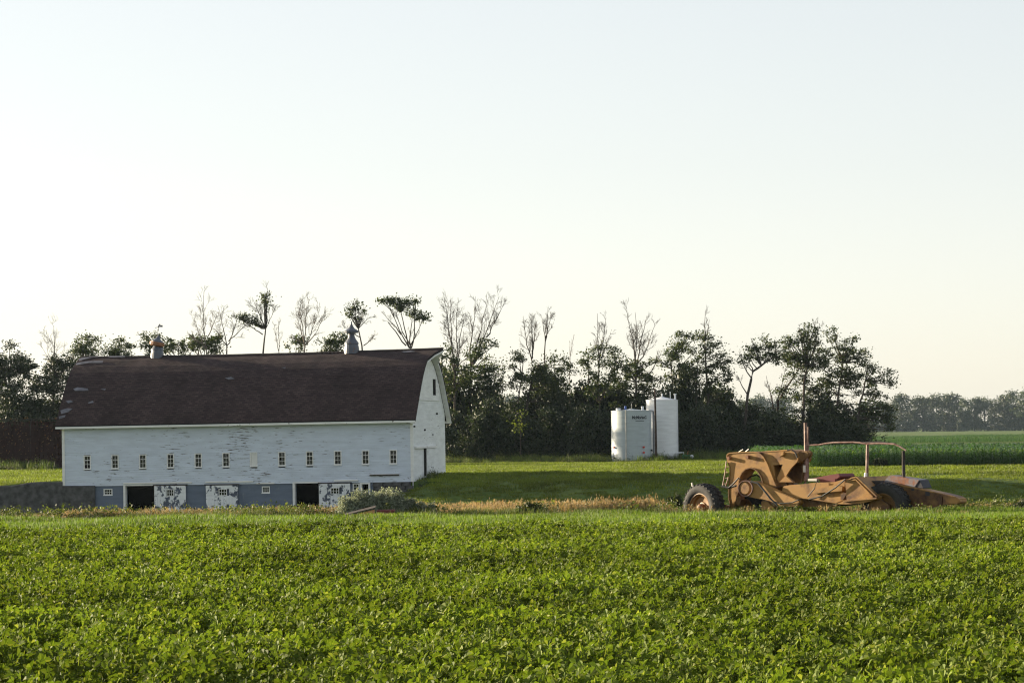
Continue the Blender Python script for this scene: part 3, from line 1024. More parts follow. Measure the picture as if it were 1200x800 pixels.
# small pump and engine beside the tanks
p = P(806, 537, 281.0); pump = empty('pump_engine', (p.x, p.y, gz(p.x, p.y)))
tag(pump, 'small green pump engine in the grass right of the tanks', 'pump')
mb = MB(); mb.box(-0.55, 0.2, -0.25, 0.25, 0.14, 0.55); mb.build('engine_block', M['green'], pump, bevel=0.04)
mb = MB(); mb.box(-0.7, 0.55, -0.3, 0.3, 0.04, 0.137); mb.build('skid', M['dark_wood'], pump)
mb = MB(); mb.lathe([(0, -0.2), (0.17, -0.2), (0.19, -0.1), (0.19, 0.15), (0.0, 0.16)], 14, 'y', (0.38, 0, 0.36)); mb.build('fuel_tank', M['tank_white'], pump, smooth=True)
mb = MB(); mb.tube([(0.0, 0, 0.55), (0.0, 0, 0.85), (0.12, 0, 0.92)], 0.04, 8); mb.build('exhaust', M['rust_metal'], pump)

# ------------------------------------------------------------------ the abandoned earth scraper
PHI = R(38)
_so = P(888, 603, 102.5)
SCR = Vector((_so.x, _so.y, gz(_so.x, _so.y)))
SM = Matrix.Translation(SCR) @ Matrix.Rotation(-PHI, 4, 'Z')
SMI = SM.inverted()


def sp(u, v, y=0.0):
    """photo pixel to scraper coordinates on the plane y = const: (x, z)"""
    o = SMI @ CAM; d = SMI.to_3x3() @ ray(u, v)
    q = o + d * ((y - o.y) / d.y)
    return (q.x, q.z)


def z1(X, Y): return (800 + X / 7.5, 520 + Y / 7.5)
def z2(X, Y): return (940 + X / 6.316, 490 + Y / 6.316)


scr = empty('earth_scraper'); scr.matrix_world = SM
tag(scr, 'abandoned rusty amber earth scraper with arched gooseneck sunk in grass', 'earth scraper')


def plate(name, pix, y0, y1, mat, bevel=0.02, yref=None, parent=None):
    pts = [sp(u, v, y0 if yref is None else yref) for u, v in pix]
    ar = sum(a[0] * b[1] - b[0] * a[1] for a, b in zip(pts, pts[1:] + pts[:1]))
    if ar < 0: pts = pts[::-1]
    mb = MB(); mb.prism(pts, y0, y1)
    return mb.build(name, mat, parent or scr, bevel=bevel)


def strip(name, pix, y0, y1, th, mat, parent=None, yref=None):
    """a bent band following a pixel path: rolled flange edges"""
    pts = [Vector((q[0], 0, q[1])) for q in (sp(u, v, y0 if yref is None else yref) for u, v in pix)]
    mb = MB()
    for i in range(len(pts) - 1):
        a, b = pts[i], pts[i + 1]
        d = (b - a).normalized(); n = Vector((-d.z, 0, d.x)) * th
        q = [a - n, b - n, b + n, a + n]
        mb.add([(p.x, y0, p.z) for p in q] + [(p.x, y1, p.z) for p in q], [(0, 1, 2, 3), (7, 6, 5, 4), (0, 4, 5, 1), (1, 5, 6, 2), (2, 6, 7, 3), (3, 7, 4, 0)])
    return mb.build(name, mat, parent or scr)


def wheel(name, u, v, y, rad, wid, steer, lugs=30):
    x, z = sp(u, v, y)
    w = empty(name); w.parent = scr; w.location = (x, y, z); w.rotation_euler = (0, 0, -steer)
    k = rad
    t_ = MB()
    hw = wid / 2
    t_.lathe([(0.56 * k, -hw * 0.72), (0.62 * k, -hw * 0.98), (0.78 * k, -hw * 1.06), (0.90 * k, -hw * 0.98), (0.95 * k, -hw * 0.8), (0.955 * k, 0), (0.95 * k, hw * 0.8), (0.90 * k, hw * 0.98), (0.78 * k, hw * 1.06), (0.62 * k, hw * 0.98), (0.56 * k, hw * 0.72)], 48, 'y')
    ty = t_.build('tyre', M['tyre'], w, smooth=True)
    l_ = MB()
    for i in range(lugs):
        a = 2 * math.pi * i / lugs
        for sgn in (-1, 1):
            b = a + (math.pi / lugs if sgn > 0 else 0)
            pts = []
            for (da, yy, rr_) in ((-0.040, 1.02, 0.90), (0.040, 1.02, 0.90), (0.085, 0.05, 0.95), (0.010, 0.05, 0.95)):
                for lift in (0.0, 0.055):
                    r_ = (rr_ + lift) * k
                    pts.append((r_ * math.cos(b + da), sgn * hw * yy, r_ * math.sin(b + da)))
            l_.add(pts, [(1, 3, 5, 7), (0, 1, 3, 2), (2, 3, 5, 4), (4, 5, 7, 6), (6, 7, 1, 0)])
    lo = l_.build('tread_lugs', M['tyre'], ty); lo['kind'] = 'stuff'
    r_ = MB()
    r_.lathe([(0.585 * k, -hw * 0.80), (0.60 * k, -hw * 0.86), (0.56 * k, -hw * 0.88), (0.545 * k, -hw * 0.70), (0.47 * k, -hw * 0.55), (0.45 * k, -hw * 0.30), (0.24 * k, -hw * 0.22), (0.22 * k, -hw * 0.34), (0.17 * k, -hw * 0.38), (0.0, -hw * 0.40)], 40, 'y')
    r_.lathe([(0.585 * k, hw * 0.80), (0.56 * k, hw * 0.88), (0.545 * k, hw * 0.70), (0.45 * k, hw * 0.30), (0.0, hw * 0.22)], 40, 'y')
    ri = r_.build('rim', M['rim'], w, smooth=True)
    ri.data.set_sharp_from_angle(angle=R(30))
    h_ = MB(); h_.lathe([(0.165 * k, -hw * 0.38), (0.165 * k, -hw * 0.75), (0.13 * k, -hw * 0.95), (0.0, -hw * 1.0)], 20, 'y')
    h_.build('hub', M['rim'], w, smooth=True)
    return w


STEER = R(12)
WR = 29.0 / 33.1
wheel('front_wheel', 825, 594.5, -0.15, WR, 0.52, STEER)['label'] = 'big lugged front wheel with dished amber rim'
wheel('front_wheel', 878.5, 598.0, 1.25, WR * 0.82, 0.48, STEER)
rwh = wheel('rear_wheel', 1039, 595.5, 0.30, 30.5 / 34.2, 0.56, R(2))
for c_ in rwh.children:
    if c_.name.startswith(('rim', 'hub')): c_.data.materials[0] = M['amber_dark']  # rear rim's gloom behind the weeds is put into its paint
mb = MB(); a = sp(826, 594, -0.15); b = sp(879, 597, 1.25); mb.tube([(a[0], -0.1, a[1]), (b[0], 1.25, b[1])], 0.13, 10); mb.build('front_axle', M['amber_dark'], scr)

# arched gooseneck: two shaped plates, web between, rolled flange
arch = [z1(*q) for q in ((385, 118), (390, 92), (410, 80), (520, 72), (620, 70), (665, 78), (705, 112), (740, 175), (765, 240), (790, 305), (818, 375), (705, 372),
        (702, 335), (690, 290), (665, 248), (630, 218), (595, 208), (555, 220), (525, 248), (505, 285), (494, 330), (486, 400), (474, 480), (455, 582), (425, 585), (400, 470), (400, 400), (412, 270), (412, 200), (395, 165))]
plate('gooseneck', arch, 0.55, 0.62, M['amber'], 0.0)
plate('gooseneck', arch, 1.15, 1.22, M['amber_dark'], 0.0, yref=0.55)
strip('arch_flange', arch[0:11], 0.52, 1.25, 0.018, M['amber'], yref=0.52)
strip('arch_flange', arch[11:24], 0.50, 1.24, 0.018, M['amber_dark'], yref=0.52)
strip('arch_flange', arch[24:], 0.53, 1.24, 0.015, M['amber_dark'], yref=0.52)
for (X, Y) in ((414, 125), (580, 115)):
    x, z = sp(*z1(X, Y), 0.55); mb = MB(); mb.lathe([(0.0, -0.10), (0.06, -0.10), (0.07, -0.06), (0.07, 0.02)], 10, 'y', (x, 0.53, z)); mb.build('pin', M['rust_metal'], scr)
# upper beam towards the bowl
beam = [z1(*q) for q in ((650, 72), (800, 62), (930, 54), (975, 62), (1000, 90), (1014, 130), (1002, 160), (950, 215), (905, 285), (842, 336), (828, 300), (880, 180), (795, 186), (820, 330), (790, 300), (745, 170), (705, 108))]
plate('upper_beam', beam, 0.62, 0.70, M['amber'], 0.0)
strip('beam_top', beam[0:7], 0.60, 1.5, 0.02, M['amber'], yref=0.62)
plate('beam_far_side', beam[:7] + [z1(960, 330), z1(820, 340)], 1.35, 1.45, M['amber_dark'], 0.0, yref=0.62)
plate('gusset', [z1(*q) for q in ((842, 338), (905, 275), (985, 340))], 0.50, 0.60, M['amber'])
plate('bracket', [z1(*q) for q in ((842, 118), (845, 108), (878, 64), (890, 70), (888, 98), (862, 112))], 0.50, 0.61, M['amber'])
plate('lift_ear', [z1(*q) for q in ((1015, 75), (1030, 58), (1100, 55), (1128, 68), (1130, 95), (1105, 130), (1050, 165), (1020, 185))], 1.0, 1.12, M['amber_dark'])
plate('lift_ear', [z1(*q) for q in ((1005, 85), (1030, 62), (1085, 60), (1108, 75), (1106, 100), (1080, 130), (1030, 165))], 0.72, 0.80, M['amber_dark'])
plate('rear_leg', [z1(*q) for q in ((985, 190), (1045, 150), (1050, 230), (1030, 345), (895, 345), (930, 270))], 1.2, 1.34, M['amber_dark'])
# draft arms with the cross tube
cx, cz = sp(*z1(548, 390), -0.1)
mb = MB(); mb.lathe([(0.0, -0.02), (0.20, -0.02), (0.225, 0.0), (0.245, 0.02), (0.245, 2.3), (0, 2.3)], 24, 'y', (cx, -0.12, cz)); mb.build('cross_tube', M['amber'], scr)
strip('tube_ring', [z1(548 + 62 * math.cos(a), 390 + 68 * math.sin(a)) for a in [i * math.pi / 10 for i in range(21)]], -0.16, -0.04, 0.012, M['rust_pipe'])
arm = [z1(*q) for q in ((548, 322), (610, 328), (670, 345), (800, 400), (920, 450), (1018, 494), (1032, 520), (1010, 545), (940, 552), (840, 535), (760, 500), (690, 488), (590, 466), (560, 456))]
plate('draft_arm', arm, -0.08, 0.22, M['amber'], 0.02)
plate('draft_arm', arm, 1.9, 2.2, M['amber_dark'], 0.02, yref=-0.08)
plate('lower_step', [z1(*q) for q in ((690, 500), (745, 500), (790, 555), (735, 585), (688, 585))], 0.1, 0.5, M['amber'])
# bowl
bowl = [z1(880, 372), z1(940, 360), z1(1060, 352), z2(60, 478), z2(140, 474), z2(240, 470), z2(320, 445), z2(318, 500), z2(300, 565), z2(330, 600), z2(250, 630), z2(60, 600), z1(1010, 480), z1(870, 418)]
plate('bowl', bowl, 0.05, 2.1, M['amber'], 0.02, yref=0.05)
plate('bowl_lip', [z2(*q) for q in ((80, 535), (150, 512), (240, 490), (300, 505), (295, 540), (240, 545), (150, 552), (80, 560))], -0.08, 0.048, M['amber'], 0.015)
plate('bowl_step', [z2(*q) for q in ((285, 555), (350, 545), (352, 562), (325, 572), (305, 605), (280, 605))], -0.12, 0.045, M['amber_dark'])
tri = [z2(*q) for q in ((318, 470), (365, 440), (400, 434), (470, 500), (550, 578), (545, 600), (440, 628), (320, 636), (252, 632), (330, 605))]
plate('side_plate', tri, -0.20, 2.2, M['amber'], 0.0, yref=-0.20)
strip('side_flange', [z2(*q) for q in ((330, 468), (395, 452), (525, 585), (330, 602))], -0.26, -0.20, 0.02, M['amber'])
strip('side_flange', [z2(*q) for q in ((318, 470), (365, 440), (400, 434), (550, 578))], -0.27, -0.12, 0.02, M['amber'])
strip('side_flange', [z2(*q) for q in ((300, 612), (550, 590))], -0.28, -0.12, 0.025, M['amber'])
# maroon cover on the bowl
o = plate('engine_cover', [z2(*q) for q in ((48, 448), (100, 438), (200, 418), (270, 408), (284, 432), (240, 462), (140, 452))], 0.5, 1.5, M['maroon'], 0.02, yref=0.5)
plate('engine_side', [z2(*q) for q in ((130, 452), (242, 448), (244, 470), (135, 474))], 0.46, 0.9, M['maroon'], 0.0)
mb = MB(); a = sp(*z2(45, 452), 0.3); b = sp(*z2(110, 456), 0.3); mb.box(a[0], b[0], 0.28, 0.42, a[1] - 0.05, a[1] + 0.03); mb.build('chrome_rail', M['bright_metal'], scr)
# tail
tail = [z2(*q) for q in ((590, 480), (660, 482), (830, 515), (1040, 560), (1130, 582), (1158, 600), (1160, 618), (1145, 630), (1040, 632), (960, 640), (830, 652), (620, 640))]
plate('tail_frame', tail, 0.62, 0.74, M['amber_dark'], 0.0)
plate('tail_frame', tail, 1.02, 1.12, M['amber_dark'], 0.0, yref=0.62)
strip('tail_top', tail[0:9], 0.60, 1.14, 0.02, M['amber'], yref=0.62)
plate('push_block', [z2(*q) for q in ((1040, 556), (1130, 578), (1162, 600), (1163, 618), (1148, 632), (1040, 636))], 0.52, 0.615, M['amber'], 0.02)
plate('tail_patch', [z2(*q) for q in ((980, 590), (1035, 578), (1040, 640), (960, 660), (965, 620))], 0.575, 0.618, M['amber_dark'], 0.0)
for (X, Y, w) in ((927, 557, 15), (818, 524, 10)):
    plate('hole', [z2(X - w, Y - w), z2(X + w, Y - w + 2), z2(X + w, Y + w), z2(X - w, Y + w)], 0.60, 0.618, M['ink'], 0.0)  # black plates on the frame, painted as the dark inside holes
plate('tool_box', [z2(*q) for q in ((598, 470), (645, 420), (868, 456), (830, 516), (735, 500))], 0.72, 1.35, M['grey_box'], 0.015)
plate('tool_box_end', [z2(*q) for q in ((870, 458), (896, 516), (832, 518))], 0.74, 1.33, M['ink'], 0.0)
plate('tail_arm', [z2(*q) for q in ((420, 448), (500, 462), (575, 462), (590, 480), (520, 500), (470, 495))], 0.5, 0.9, M['dark_wood'], 0.01)
# clutter under the bowl edge
plate('lower_frame', [z2(*q) for q in ((0, 595), (200, 570), (300, 610), (250, 650), (0, 655))], 0.25, 1.8, M['amber_dark'], 0.0)
plate('lower_frame', [z2(*q) for q in ((440, 620), (560, 590), (640, 640), (640, 690), (450, 690))], 0.05, 0.4, M['amber_dark'], 0.0)
# posts and rail
def pipe(name, pix, y, r, mat, n=8):
    mb = MB(); mb.tube([(q[0], y, q[1]) for q in (sp(u, v, y) for u, v in pix)], r, n)
    return mb.build(name, M[mat], scr)


pipe('post', [(943.8, 495), (944.2, 520), (944.5, 545), (944.5, 562), (943, 568), (937, 576), (931, 584)], 0.9, 0.06, 'rust_pipe')
pipe('post', [(946.8, 500), (946.8, 522), (947, 560)], 1.05, 0.035, 'rust_pipe')
pipe('post', [(942.5, 545), (942.6, 553)], 0.8, 0.05, 'bright_metal')
pipe('rail', [(944, 521.6), (960, 521.0), (968, 519.4), (978, 518.3), (1000, 518.0), (1008, 518.6), (1016, 520), (1030, 519.3), (1048, 520.2), (1054, 522.5), (1062, 527.5)], 0.9, 0.030, 'rust_pipe')
pipe('rail', [(1012, 518.5), (1030, 518.0), (1050, 520.0)], 1.0, 0.032, 'dark_wood')
pipe('post', [(1016.6, 521), (1016.2, 545), (1016.0, 563)], 0.9, 0.055, 'rust_pipe')
pipe('post', [(1014.8, 554), (1014.2, 562)], 0.85, 0.06, 'tank_white')
pipe('post', [(1058.8, 528), (1058.8, 545), (1059.2, 562)], 0.9, 0.06, 'dark_wood')
# ladder, hoses, rods
pipe('ladder_rail', [z1(385, 150), z1(370, 270), z1(350, 375)], 0.5, 0.022, 'rust_pipe')
pipe('ladder_rail', [z1(402, 290), z1(378, 375)], 0.75, 0.02, 'rust_pipe')
for k in range(4): pipe('ladder_rung', [z1(376 - 7 * k, 200 + 50 * k), z1(404 - 7 * k, 200 + 50 * k)], 0.6, 0.016, 'rust_pipe')
pipe('tie_rod', [z1(340, 370), z1(400, 385), z1(470, 365)], 0.3, 0.04, 'hose')
pipe('hose', [z1(410, 380), z1(450, 345), z1(490, 300), z1(510, 315)], -0.1, 0.03, 'hose')
pipe('hose', [z1(570, 310), z1(600, 285), z1(650, 270), z1(690, 300), z1(700, 340)], 0.9, 0.03, 'hose')
pipe('hose', [z1(600, 328), z1(660, 345), z1(690, 380), z1(740, 440), z1(770, 480), z1(830, 535)], -0.14, 0.035, 'hose')
pipe('hose', [z1(760, 470), z1(800, 505), z1(850, 522), z1(960, 515), z1(1020, 490)], -0.13, 0.022, 'hose')
pipe('hose', [z1(920, 54), z1(960, 48), z1(990, 75), z1(1008, 120)], 0.55, 0.025, 'hose')
pipe('hose', [z2(50, 600), z2(150, 575), z2(250, 510), z2(320, 450)], -0.3, 0.025, 'hose')
pipe('hose', [z2(110, 460), z2(120, 480), z2(140, 500)], 0.2, 0.03, 'hose')
pipe('hose', [z2(40, 580), z2(90, 520), z2(110, 460)], -0.05, 0.02, 'hose')
pipe('rod', [z1(486, 76), z1(530, 48)], 0.7, 0.018, 'bright_metal')
pipe('rod', [z1(550, 72), z1(580, 46)], 0.7, 0.018, 'bright_metal')
pipe('rod', [z1(80, 340), z1(95, 400), z1(100, 450)], 0.2, 0.03, 'bright_metal')
pipe('hose', [z1(10, 520), z1(40, 460), z1(70, 425), z1(90, 440)], 0.2, 0.03, 'hose')
plate('cast_stub', [z1(*q) for q in ((470, 470), (500, 455), (515, 490), (495, 540), (470, 530))], 0.3, 0.54, M['amber_dark'], 0.0)

# ------------------------------------------------------------------ old slatted crib at the left edge
cy = 268.0
cl = P(-60, 530, cy); crr = P(84, 530, cy)
crib = empty('corn_crib', ((cl.x + crr.x) / 2, cy, -0.1))
tag(crib, 'dark old slatted corn crib left of the barn under trees', 'corn crib')
hw = (crr.x - cl.x) / 2; ch = P(30, 493, cy).z + 0.1
rr = random.Random(21)
sl = MB(); sl.box(-0.065, 0.065, -0.012, 0.012, 0, ch); sme = sl.mesh('slat'); sme.materials.append(M['crib_red'])
k = 0
x = -hw
while x < hw:
    o = link('slat', sme, crib); o.location = (x, rr.uniform(-0.01, 0.01), 0.05); o.rotation_euler = (0, rr.uniform(-0.03, 0.03), 0)
    o.scale = (rr.uniform(0.8, 1.2), 1, rr.uniform(0.93, 1.0))
    x += rr.uniform(0.155, 0.20)
for z in (0.3, ch * 0.36, ch * 0.68, ch - 0.15):
    mb = MB(); mb.box(-hw, hw, -0.08, -0.014, z - 0.05, z + 0.05); mb.build('rail', M['crib_red'], crib)
mb = MB(); mb.box(-hw, hw, 2.0, 2.1, 0.0, ch * 0.9); mb.build('back_wall', M['crib_red'], crib)
for x in (-hw, -hw / 3, hw / 3, hw):
    mb = MB(); mb.box(x - 0.07, x + 0.07, 0.03, 0.17, 0, ch + 0.1); mb.build('post', M['dark_wood'], crib)
mb = MB(); mb.prism([(-hw - 0.2, ch + 0.12), (hw + 0.2, ch + 0.12), (hw + 0.2, ch + 0.18), (-hw - 0.2, ch + 0.18)], -0.1, 2.2); mb.build('roof_deck', M['dark_wood'], crib)

rgv = np.random.RandomState(5)
vp = np.stack([rgv.uniform(-hw, hw, 420), rgv.uniform(-0.16, -0.05, 420), 0.2 + rgv.uniform(0, 1, 420) ** 0.8 * (ch + 0.1)], 1)
M['orange_speck'] = leaf_mat('orange_speck_leaf', (0.10, 0.045, 0.02), (0.2, 0.09, 0.035), (0.42, 0.26, 0.14), 0.3)
o = link('sun_specks', np_mesh('sun_specks', leaf_quads(vp, 0.16, rgv).reshape(-1, 3), 4, M['orange_speck']), crib); o['kind'] = 'stuff'  # orange leaf quads: sun specks between the slats put into colour

# planks lying before the silvery bush
p = P(436, 608, 101.2)
pl = empty('plank_pile', ground_at(p, 0.06)); tag(pl, 'tilted raw wooden panel with dark edge lying before the silvery bush', 'planks')
k = 103.0 / FPX
mb = MB(); mb.add([(-0.85, 0, 0.10), (0.10, -0.05, 0.32), (0.10, -0.02, 0.0), (-0.85, 0.03, 0.0), (-0.85, 0.05, 0.10), (0.10, 0.0, 0.32), (0.10, 0.03, 0.0), (-0.85, 0.08, 0.0)], [(0, 3, 2, 1), (4, 5, 6, 7), (0, 1, 5, 4), (1, 2, 6, 5), (2, 3, 7, 6), (3, 0, 4, 7)])
mb.build('panel', M['raw_board'], pl)
mb = MB(); mb.add([(-0.95, -0.04, 0.11), (0.12, -0.10, 0.36), (0.12, 0.4, 0.42), (-0.95, 0.4, 0.16), (-0.95, -0.04, 0.14), (0.12, -0.10, 0.39), (0.12, 0.4, 0.45), (-0.95, 0.4, 0.19)], [(3, 2, 1, 0), (4, 5, 6, 7), (0, 1, 5, 4), (1, 2, 6, 5), (2, 3, 7, 6), (3, 0, 4, 7)])
mb.build('cover_board', M['dark_wood'], pl)
mb = MB(); mb.box(0.16, 0.80, -0.05, 0.3, 0.17, 0.30); mb.build('plank', M['maroon'], pl)
mb = MB(); mb.box(0.20, 0.62, -0.08, 0.2, 0.02, 0.165); mb.build('plank', M['raw_board'], pl)

# ------------------------------------------------------------------ trees


class Wood:
    """collects tapering limb segments"""
    def __init__(s): s.mb = MB()

    def limb(s, pts, r0, r1, n=5):
        k = len(pts)
        s.mb.tube(pts, [r0 + (r1 - r0) * i / (k - 1) for i in range(k)], n, cap=False)


def bend(p0, p1, rng, wig, k=5):
    p0 = np.array(p0, float); p1 = np.array(p1, float)
    L = np.linalg.norm(p1 - p0)
    out = [p0]
    off = np.zeros(3)
    for i in range(1, k):
        off = off + rng.normal(size=3) * wig * L / k
        t_ = i / k
        out.append(p0 + (p1 - p0) * t_ + off * (1 - t_) * 1.6)
    out.append(p1)
    return out


def twigs(w, pts, r0, rng, level, spread, maxlen, tips, rmin=0.011, per=1.0):
    """side shoots along a limb, recursively; they lean upwards as dead elms and ashes do"""
    P_ = np.array(pts); L = np.linalg.norm(P_[-1] - P_[0])
    nb = max(3, int((L * 1.5 + 3) * per))
    for i in range(nb):
        t_ = rng.uniform(0.15, 0.98)
        f = t_ * (len(P_) - 1); j = min(int(f), len(P_) - 2)
        b = P_[j] + (P_[j + 1] - P_[j]) * (f - j)
        d = P_[j + 1] - P_[j]; d /= np.linalg.norm(d) + 1e-9
        q = rng.normal(size=3); q -= q.dot(d) * d; q /= np.linalg.norm(q) + 1e-9
        dirn = d * math.cos(spread) + q * math.sin(spread) * rng.uniform(0.6, 1.3); dirn[2] += 0.12
        dirn /= np.linalg.norm(dirn)
        ln = maxlen * rng.uniform(0.5, 1.25) * (1.2 - 0.7 * t_)
        e = b + dirn * ln
        r = max(rmin, r0 * (1 - 0.75 * t_) * 0.45)
        pp = bend(b, e, rng, 0.26, 4)
        w.limb(pp, r, max(rmin * 0.7, r * 0.35), 4 if level > 1 else 3)
        if level > 1: twigs(w, pp, r, rng, level - 1, spread * 0.95, maxlen * 0.55, tips, rmin, per * 0.9)
        else: tips.append(e)


def fill_lobes(lobes, Y, rng, density, cs, wood, fork, leafsize, r_limb, depthk=1.0):
    """leaf sprays gathered in clumps inside each lobe, with a limb to the lobe and twigs to the clumps"""
    out = []
    for (u, v, rp) in lobes:
        c = P(u, v, Y)
        r = rp * Y / FPX
        c = np.array((c.x, c.y + rng.uniform(-1.0, 1.0) * min(2.0, r), c.z))
        nc = max(4, int(density * 0.72 * (r / 1.2) ** 2.0))
        q = rng.normal(size=(nc, 3)); q /= np.linalg.norm(q, axis=1)[:, None]
        rad = rng.uniform(0.25, 1.0, nc) ** 0.6
        q = q * rad[:, None] * np.array((r * 1.22, r * depthk * 1.15, r * 0.98))
        cen = c + q
        if wood is not None:
            fk = np.array(min(fork, key=lambda f: np.linalg.norm(np.array(f) - c - np.array((0, 0, -r)))))
            wood.limb(bend(fk, c, rng, 0.16, 5), r_limb, r_limb * 0.4, 5)
            for k in range(0, nc, 2):
                wood.limb(bend(c + q[k] * 0.1, cen[k], rng, 0.15, 2), r_limb * 0.32, 0.014, 3)
        for k in range(nc):
            m_ = int(max(5, cs * 1.7 * rng.uniform(0.4, 1.6) * min(1.15, (r / 0.68) ** 1.0)))
            sp_ = rng.uniform(0.20, 0.50) * max(0.75, min(1.5, r / 1.2))
            pts = cen[k] + rng.normal(size=(m_, 3)) * np.array((sp_ * 1.15, sp_, sp_ * 0.72))
            out.append(leaf_quads(pts, leafsize, rng))
    return np.concatenate(out) if out else np.zeros((0, 4, 3))


tree_seed = [100]


def make_tree(name, label, cat, base, Y, trunk, lobes=(), bare=(), leaf='leaf_green', density=17, cs=34, leafsize=0.23, r=0.16, group=None, bark='bark', twig_level=3, per=1.0, extra_forks=(), skirt=None, ragged=True):
    """base: photo u of the foot; trunk: pixel path upwards; lobes: leaf masses (u, v, radius) in pixels; bare: pixel tips of leafless leaders"""
    tree_seed[0] += 1
    rng = np.random.RandomState(tree_seed[0])
    if skirt is None: skirt = 7 if 515 < base < 860 else (5 if 900 < base < 1000 else 0)
    f = P(base, 535, Y); foot = Vector((f.x, Y, gz(f.x, Y) - 0.15))
    root = empty(name, foot)
    tag(root, label, cat, group)
    w = Wood()
    path = [np.array(foot)] + [np.array(P(u, v, Y)) + np.array((0, rng.uniform(-0.3, 0.3), 0)) for u, v in trunk]
    full_ = []
    for a, b in zip(path, path[1:]):
        seg = bend(a, b, rng, 0.05, 3); full_ += seg[:-1]
    full_.append(path[-1])
    w.limb(full_, r, r * 0.45, 8)
    forks = [tuple(p) for p in full_[2:]] or [tuple(full_[-1])]
    for pth in extra_forks:
        pp = [np.array(P(u, v, Y)) for u, v in pth]
        pp = bend(pp[0], pp[-1], rng, 0.07, 5) if len(pp) == 2 else pp
        w.limb(pp, r * 0.6, r * 0.3, 6); forks += [tuple(p) for p in pp[2:]]
    tips = []
    for bspec in bare:
        (u, v), sprd, ml = bspec[0], bspec[1], bspec[2]
        t_ = np.array(P(u, v, Y)) + np.array((0, rng.uniform(-1, 1), 0))
        st_ = np.array(bspec[3]) if len(bspec) > 3 and bspec[3] is not None else None
        if st_ is not None: st_ = np.array(P(st_[0], st_[1], Y))
        else: st_ = np.array(full_[-1])
        pp = bend(st_, t_, rng, 0.10, 7)
        w.limb(pp, r * 0.48, 0.016, 5)
        twigs(w, pp, r * 0.48, rng, twig_level, sprd * 1.2, ml, tips, per=per)
    if lobes:                                       # ragged outline: small sprays round each mass, some lower down the trunk
        lobes = list(lobes); extra = []
        for (u, v, rp) in lobes:
            for q in range(2 if ragged else 0):
                a = rng.uniform(0, 6.28); extra.append((u + math.cos(a) * rp * rng.uniform(0.9, 1.5), v + math.sin(a) * rp * rng.uniform(0.8, 1.3), rp * rng.uniform(0.28, 0.5)))
        vmax = max(l[1] for l in lobes); um = sum(l[0] for l in lobes) / len(lobes)
        if skirt:
            for q in range(skirt):
                extra.append((um + rng.uniform(-18, 18), rng.uniform(vmax - 12, 486), rng.uniform(5, 10)))
        lobes = [(u, v, rp * 0.86) for u, v, rp in lobes] + extra
    lv = fill_lobes(lobes, Y, rng, density, cs, w, forks, leafsize, r * 0.42) if lobes else None
    off = np.array(foot)
    w.mb.v = [tuple(np.array(p) - off) for p in w.mb.v]
    w.mb.build('trunk', M[bark], root, smooth=True)
    if lv is not None and len(lv):
        me = np_mesh('crown', lv.reshape(-1, 3) - off, 4, M[leaf])
        link('crown', me, root)
    return root


GW = 'trees of the wood behind the barn'
Yt = 297.0
# --- left edge
make_tree('leafy_tree', 'dense dark tree at the left edge above the crib', 'tree', 6, 290, [(8, 480), (12, 440)],
          [(14, 422, 16), (4, 440, 18), (28, 436, 13), (8, 462, 22), (30, 462, 18), (16, 482, 20), (38, 485, 16), (-12, 470, 24), (-8, 430, 20)], leaf='leaf_dark', group=GW, density=22)
make_tree('leafy_tree', 'dark round tree touching the left end of the barn roof', 'tree', 62, 291, [(62, 480), (64, 440)],
          [(62, 432, 15), (76, 428, 12), (50, 448, 15), (68, 455, 20), (56, 478, 20), (74, 480, 16), (88, 440, 12)], [((62, 381), 0.55, 2.2)], leaf='leaf_dark', group=GW, density=22)
make_tree('leafy_tree', 'round green treetop showing over the roof\'s left corner', 'tree', 98, 299, [(98, 430)], [(99, 403, 11), (88, 411, 8), (108, 411, 9), (98, 418, 12)], group=GW, density=20)
make_tree('leafy_tree', 'small twin green treetop halfway between roof corner and battered cupola', 'tree', 139, 300, [(138, 430)], [(126, 410, 7), (139, 407, 7), (150, 408, 9), (135, 416, 9), (150, 418, 9)], group=GW, density=20)
make_tree('leafy_tree', 'green treetop right behind the battered cupola', 'tree', 186, 299, [(186, 430)], [(178, 400, 9), (192, 402, 10), (186, 412, 12)], [((165, 392), 0.5, 0.8)], group=GW, density=20, per=0.5)
make_tree('leafy_tree', 'thin grey-green treetop just right of the battered cupola', 'tree', 211, 300, [(211, 430)], [(209, 401, 9), (200, 409, 7), (219, 408, 7)], group=GW, density=12, cs=24)
make_tree('leafy_tree', 'dark green bushy treetop at the foot of the tall bare tree', 'tree', 238, 301, [(238, 430)], [(231, 402, 9), (246, 400, 12), (256, 404, 9), (224, 406, 7)], group=GW, density=20)
make_tree('leafy_tree', 'small yellow-green bush top under the fan-shaped bare tree', 'tree', 350, 300, [(350, 430)], [(347, 404, 7), (354, 402, 6)], group=GW, density=20)
make_tree('leafy_tree', 'green treetop just left of the upright cupola', 'tree', 388, 300, [(388, 430)], [(381, 402, 9), (392, 397, 10), (400, 403, 8), (386, 412, 9)], group=GW, density=19)
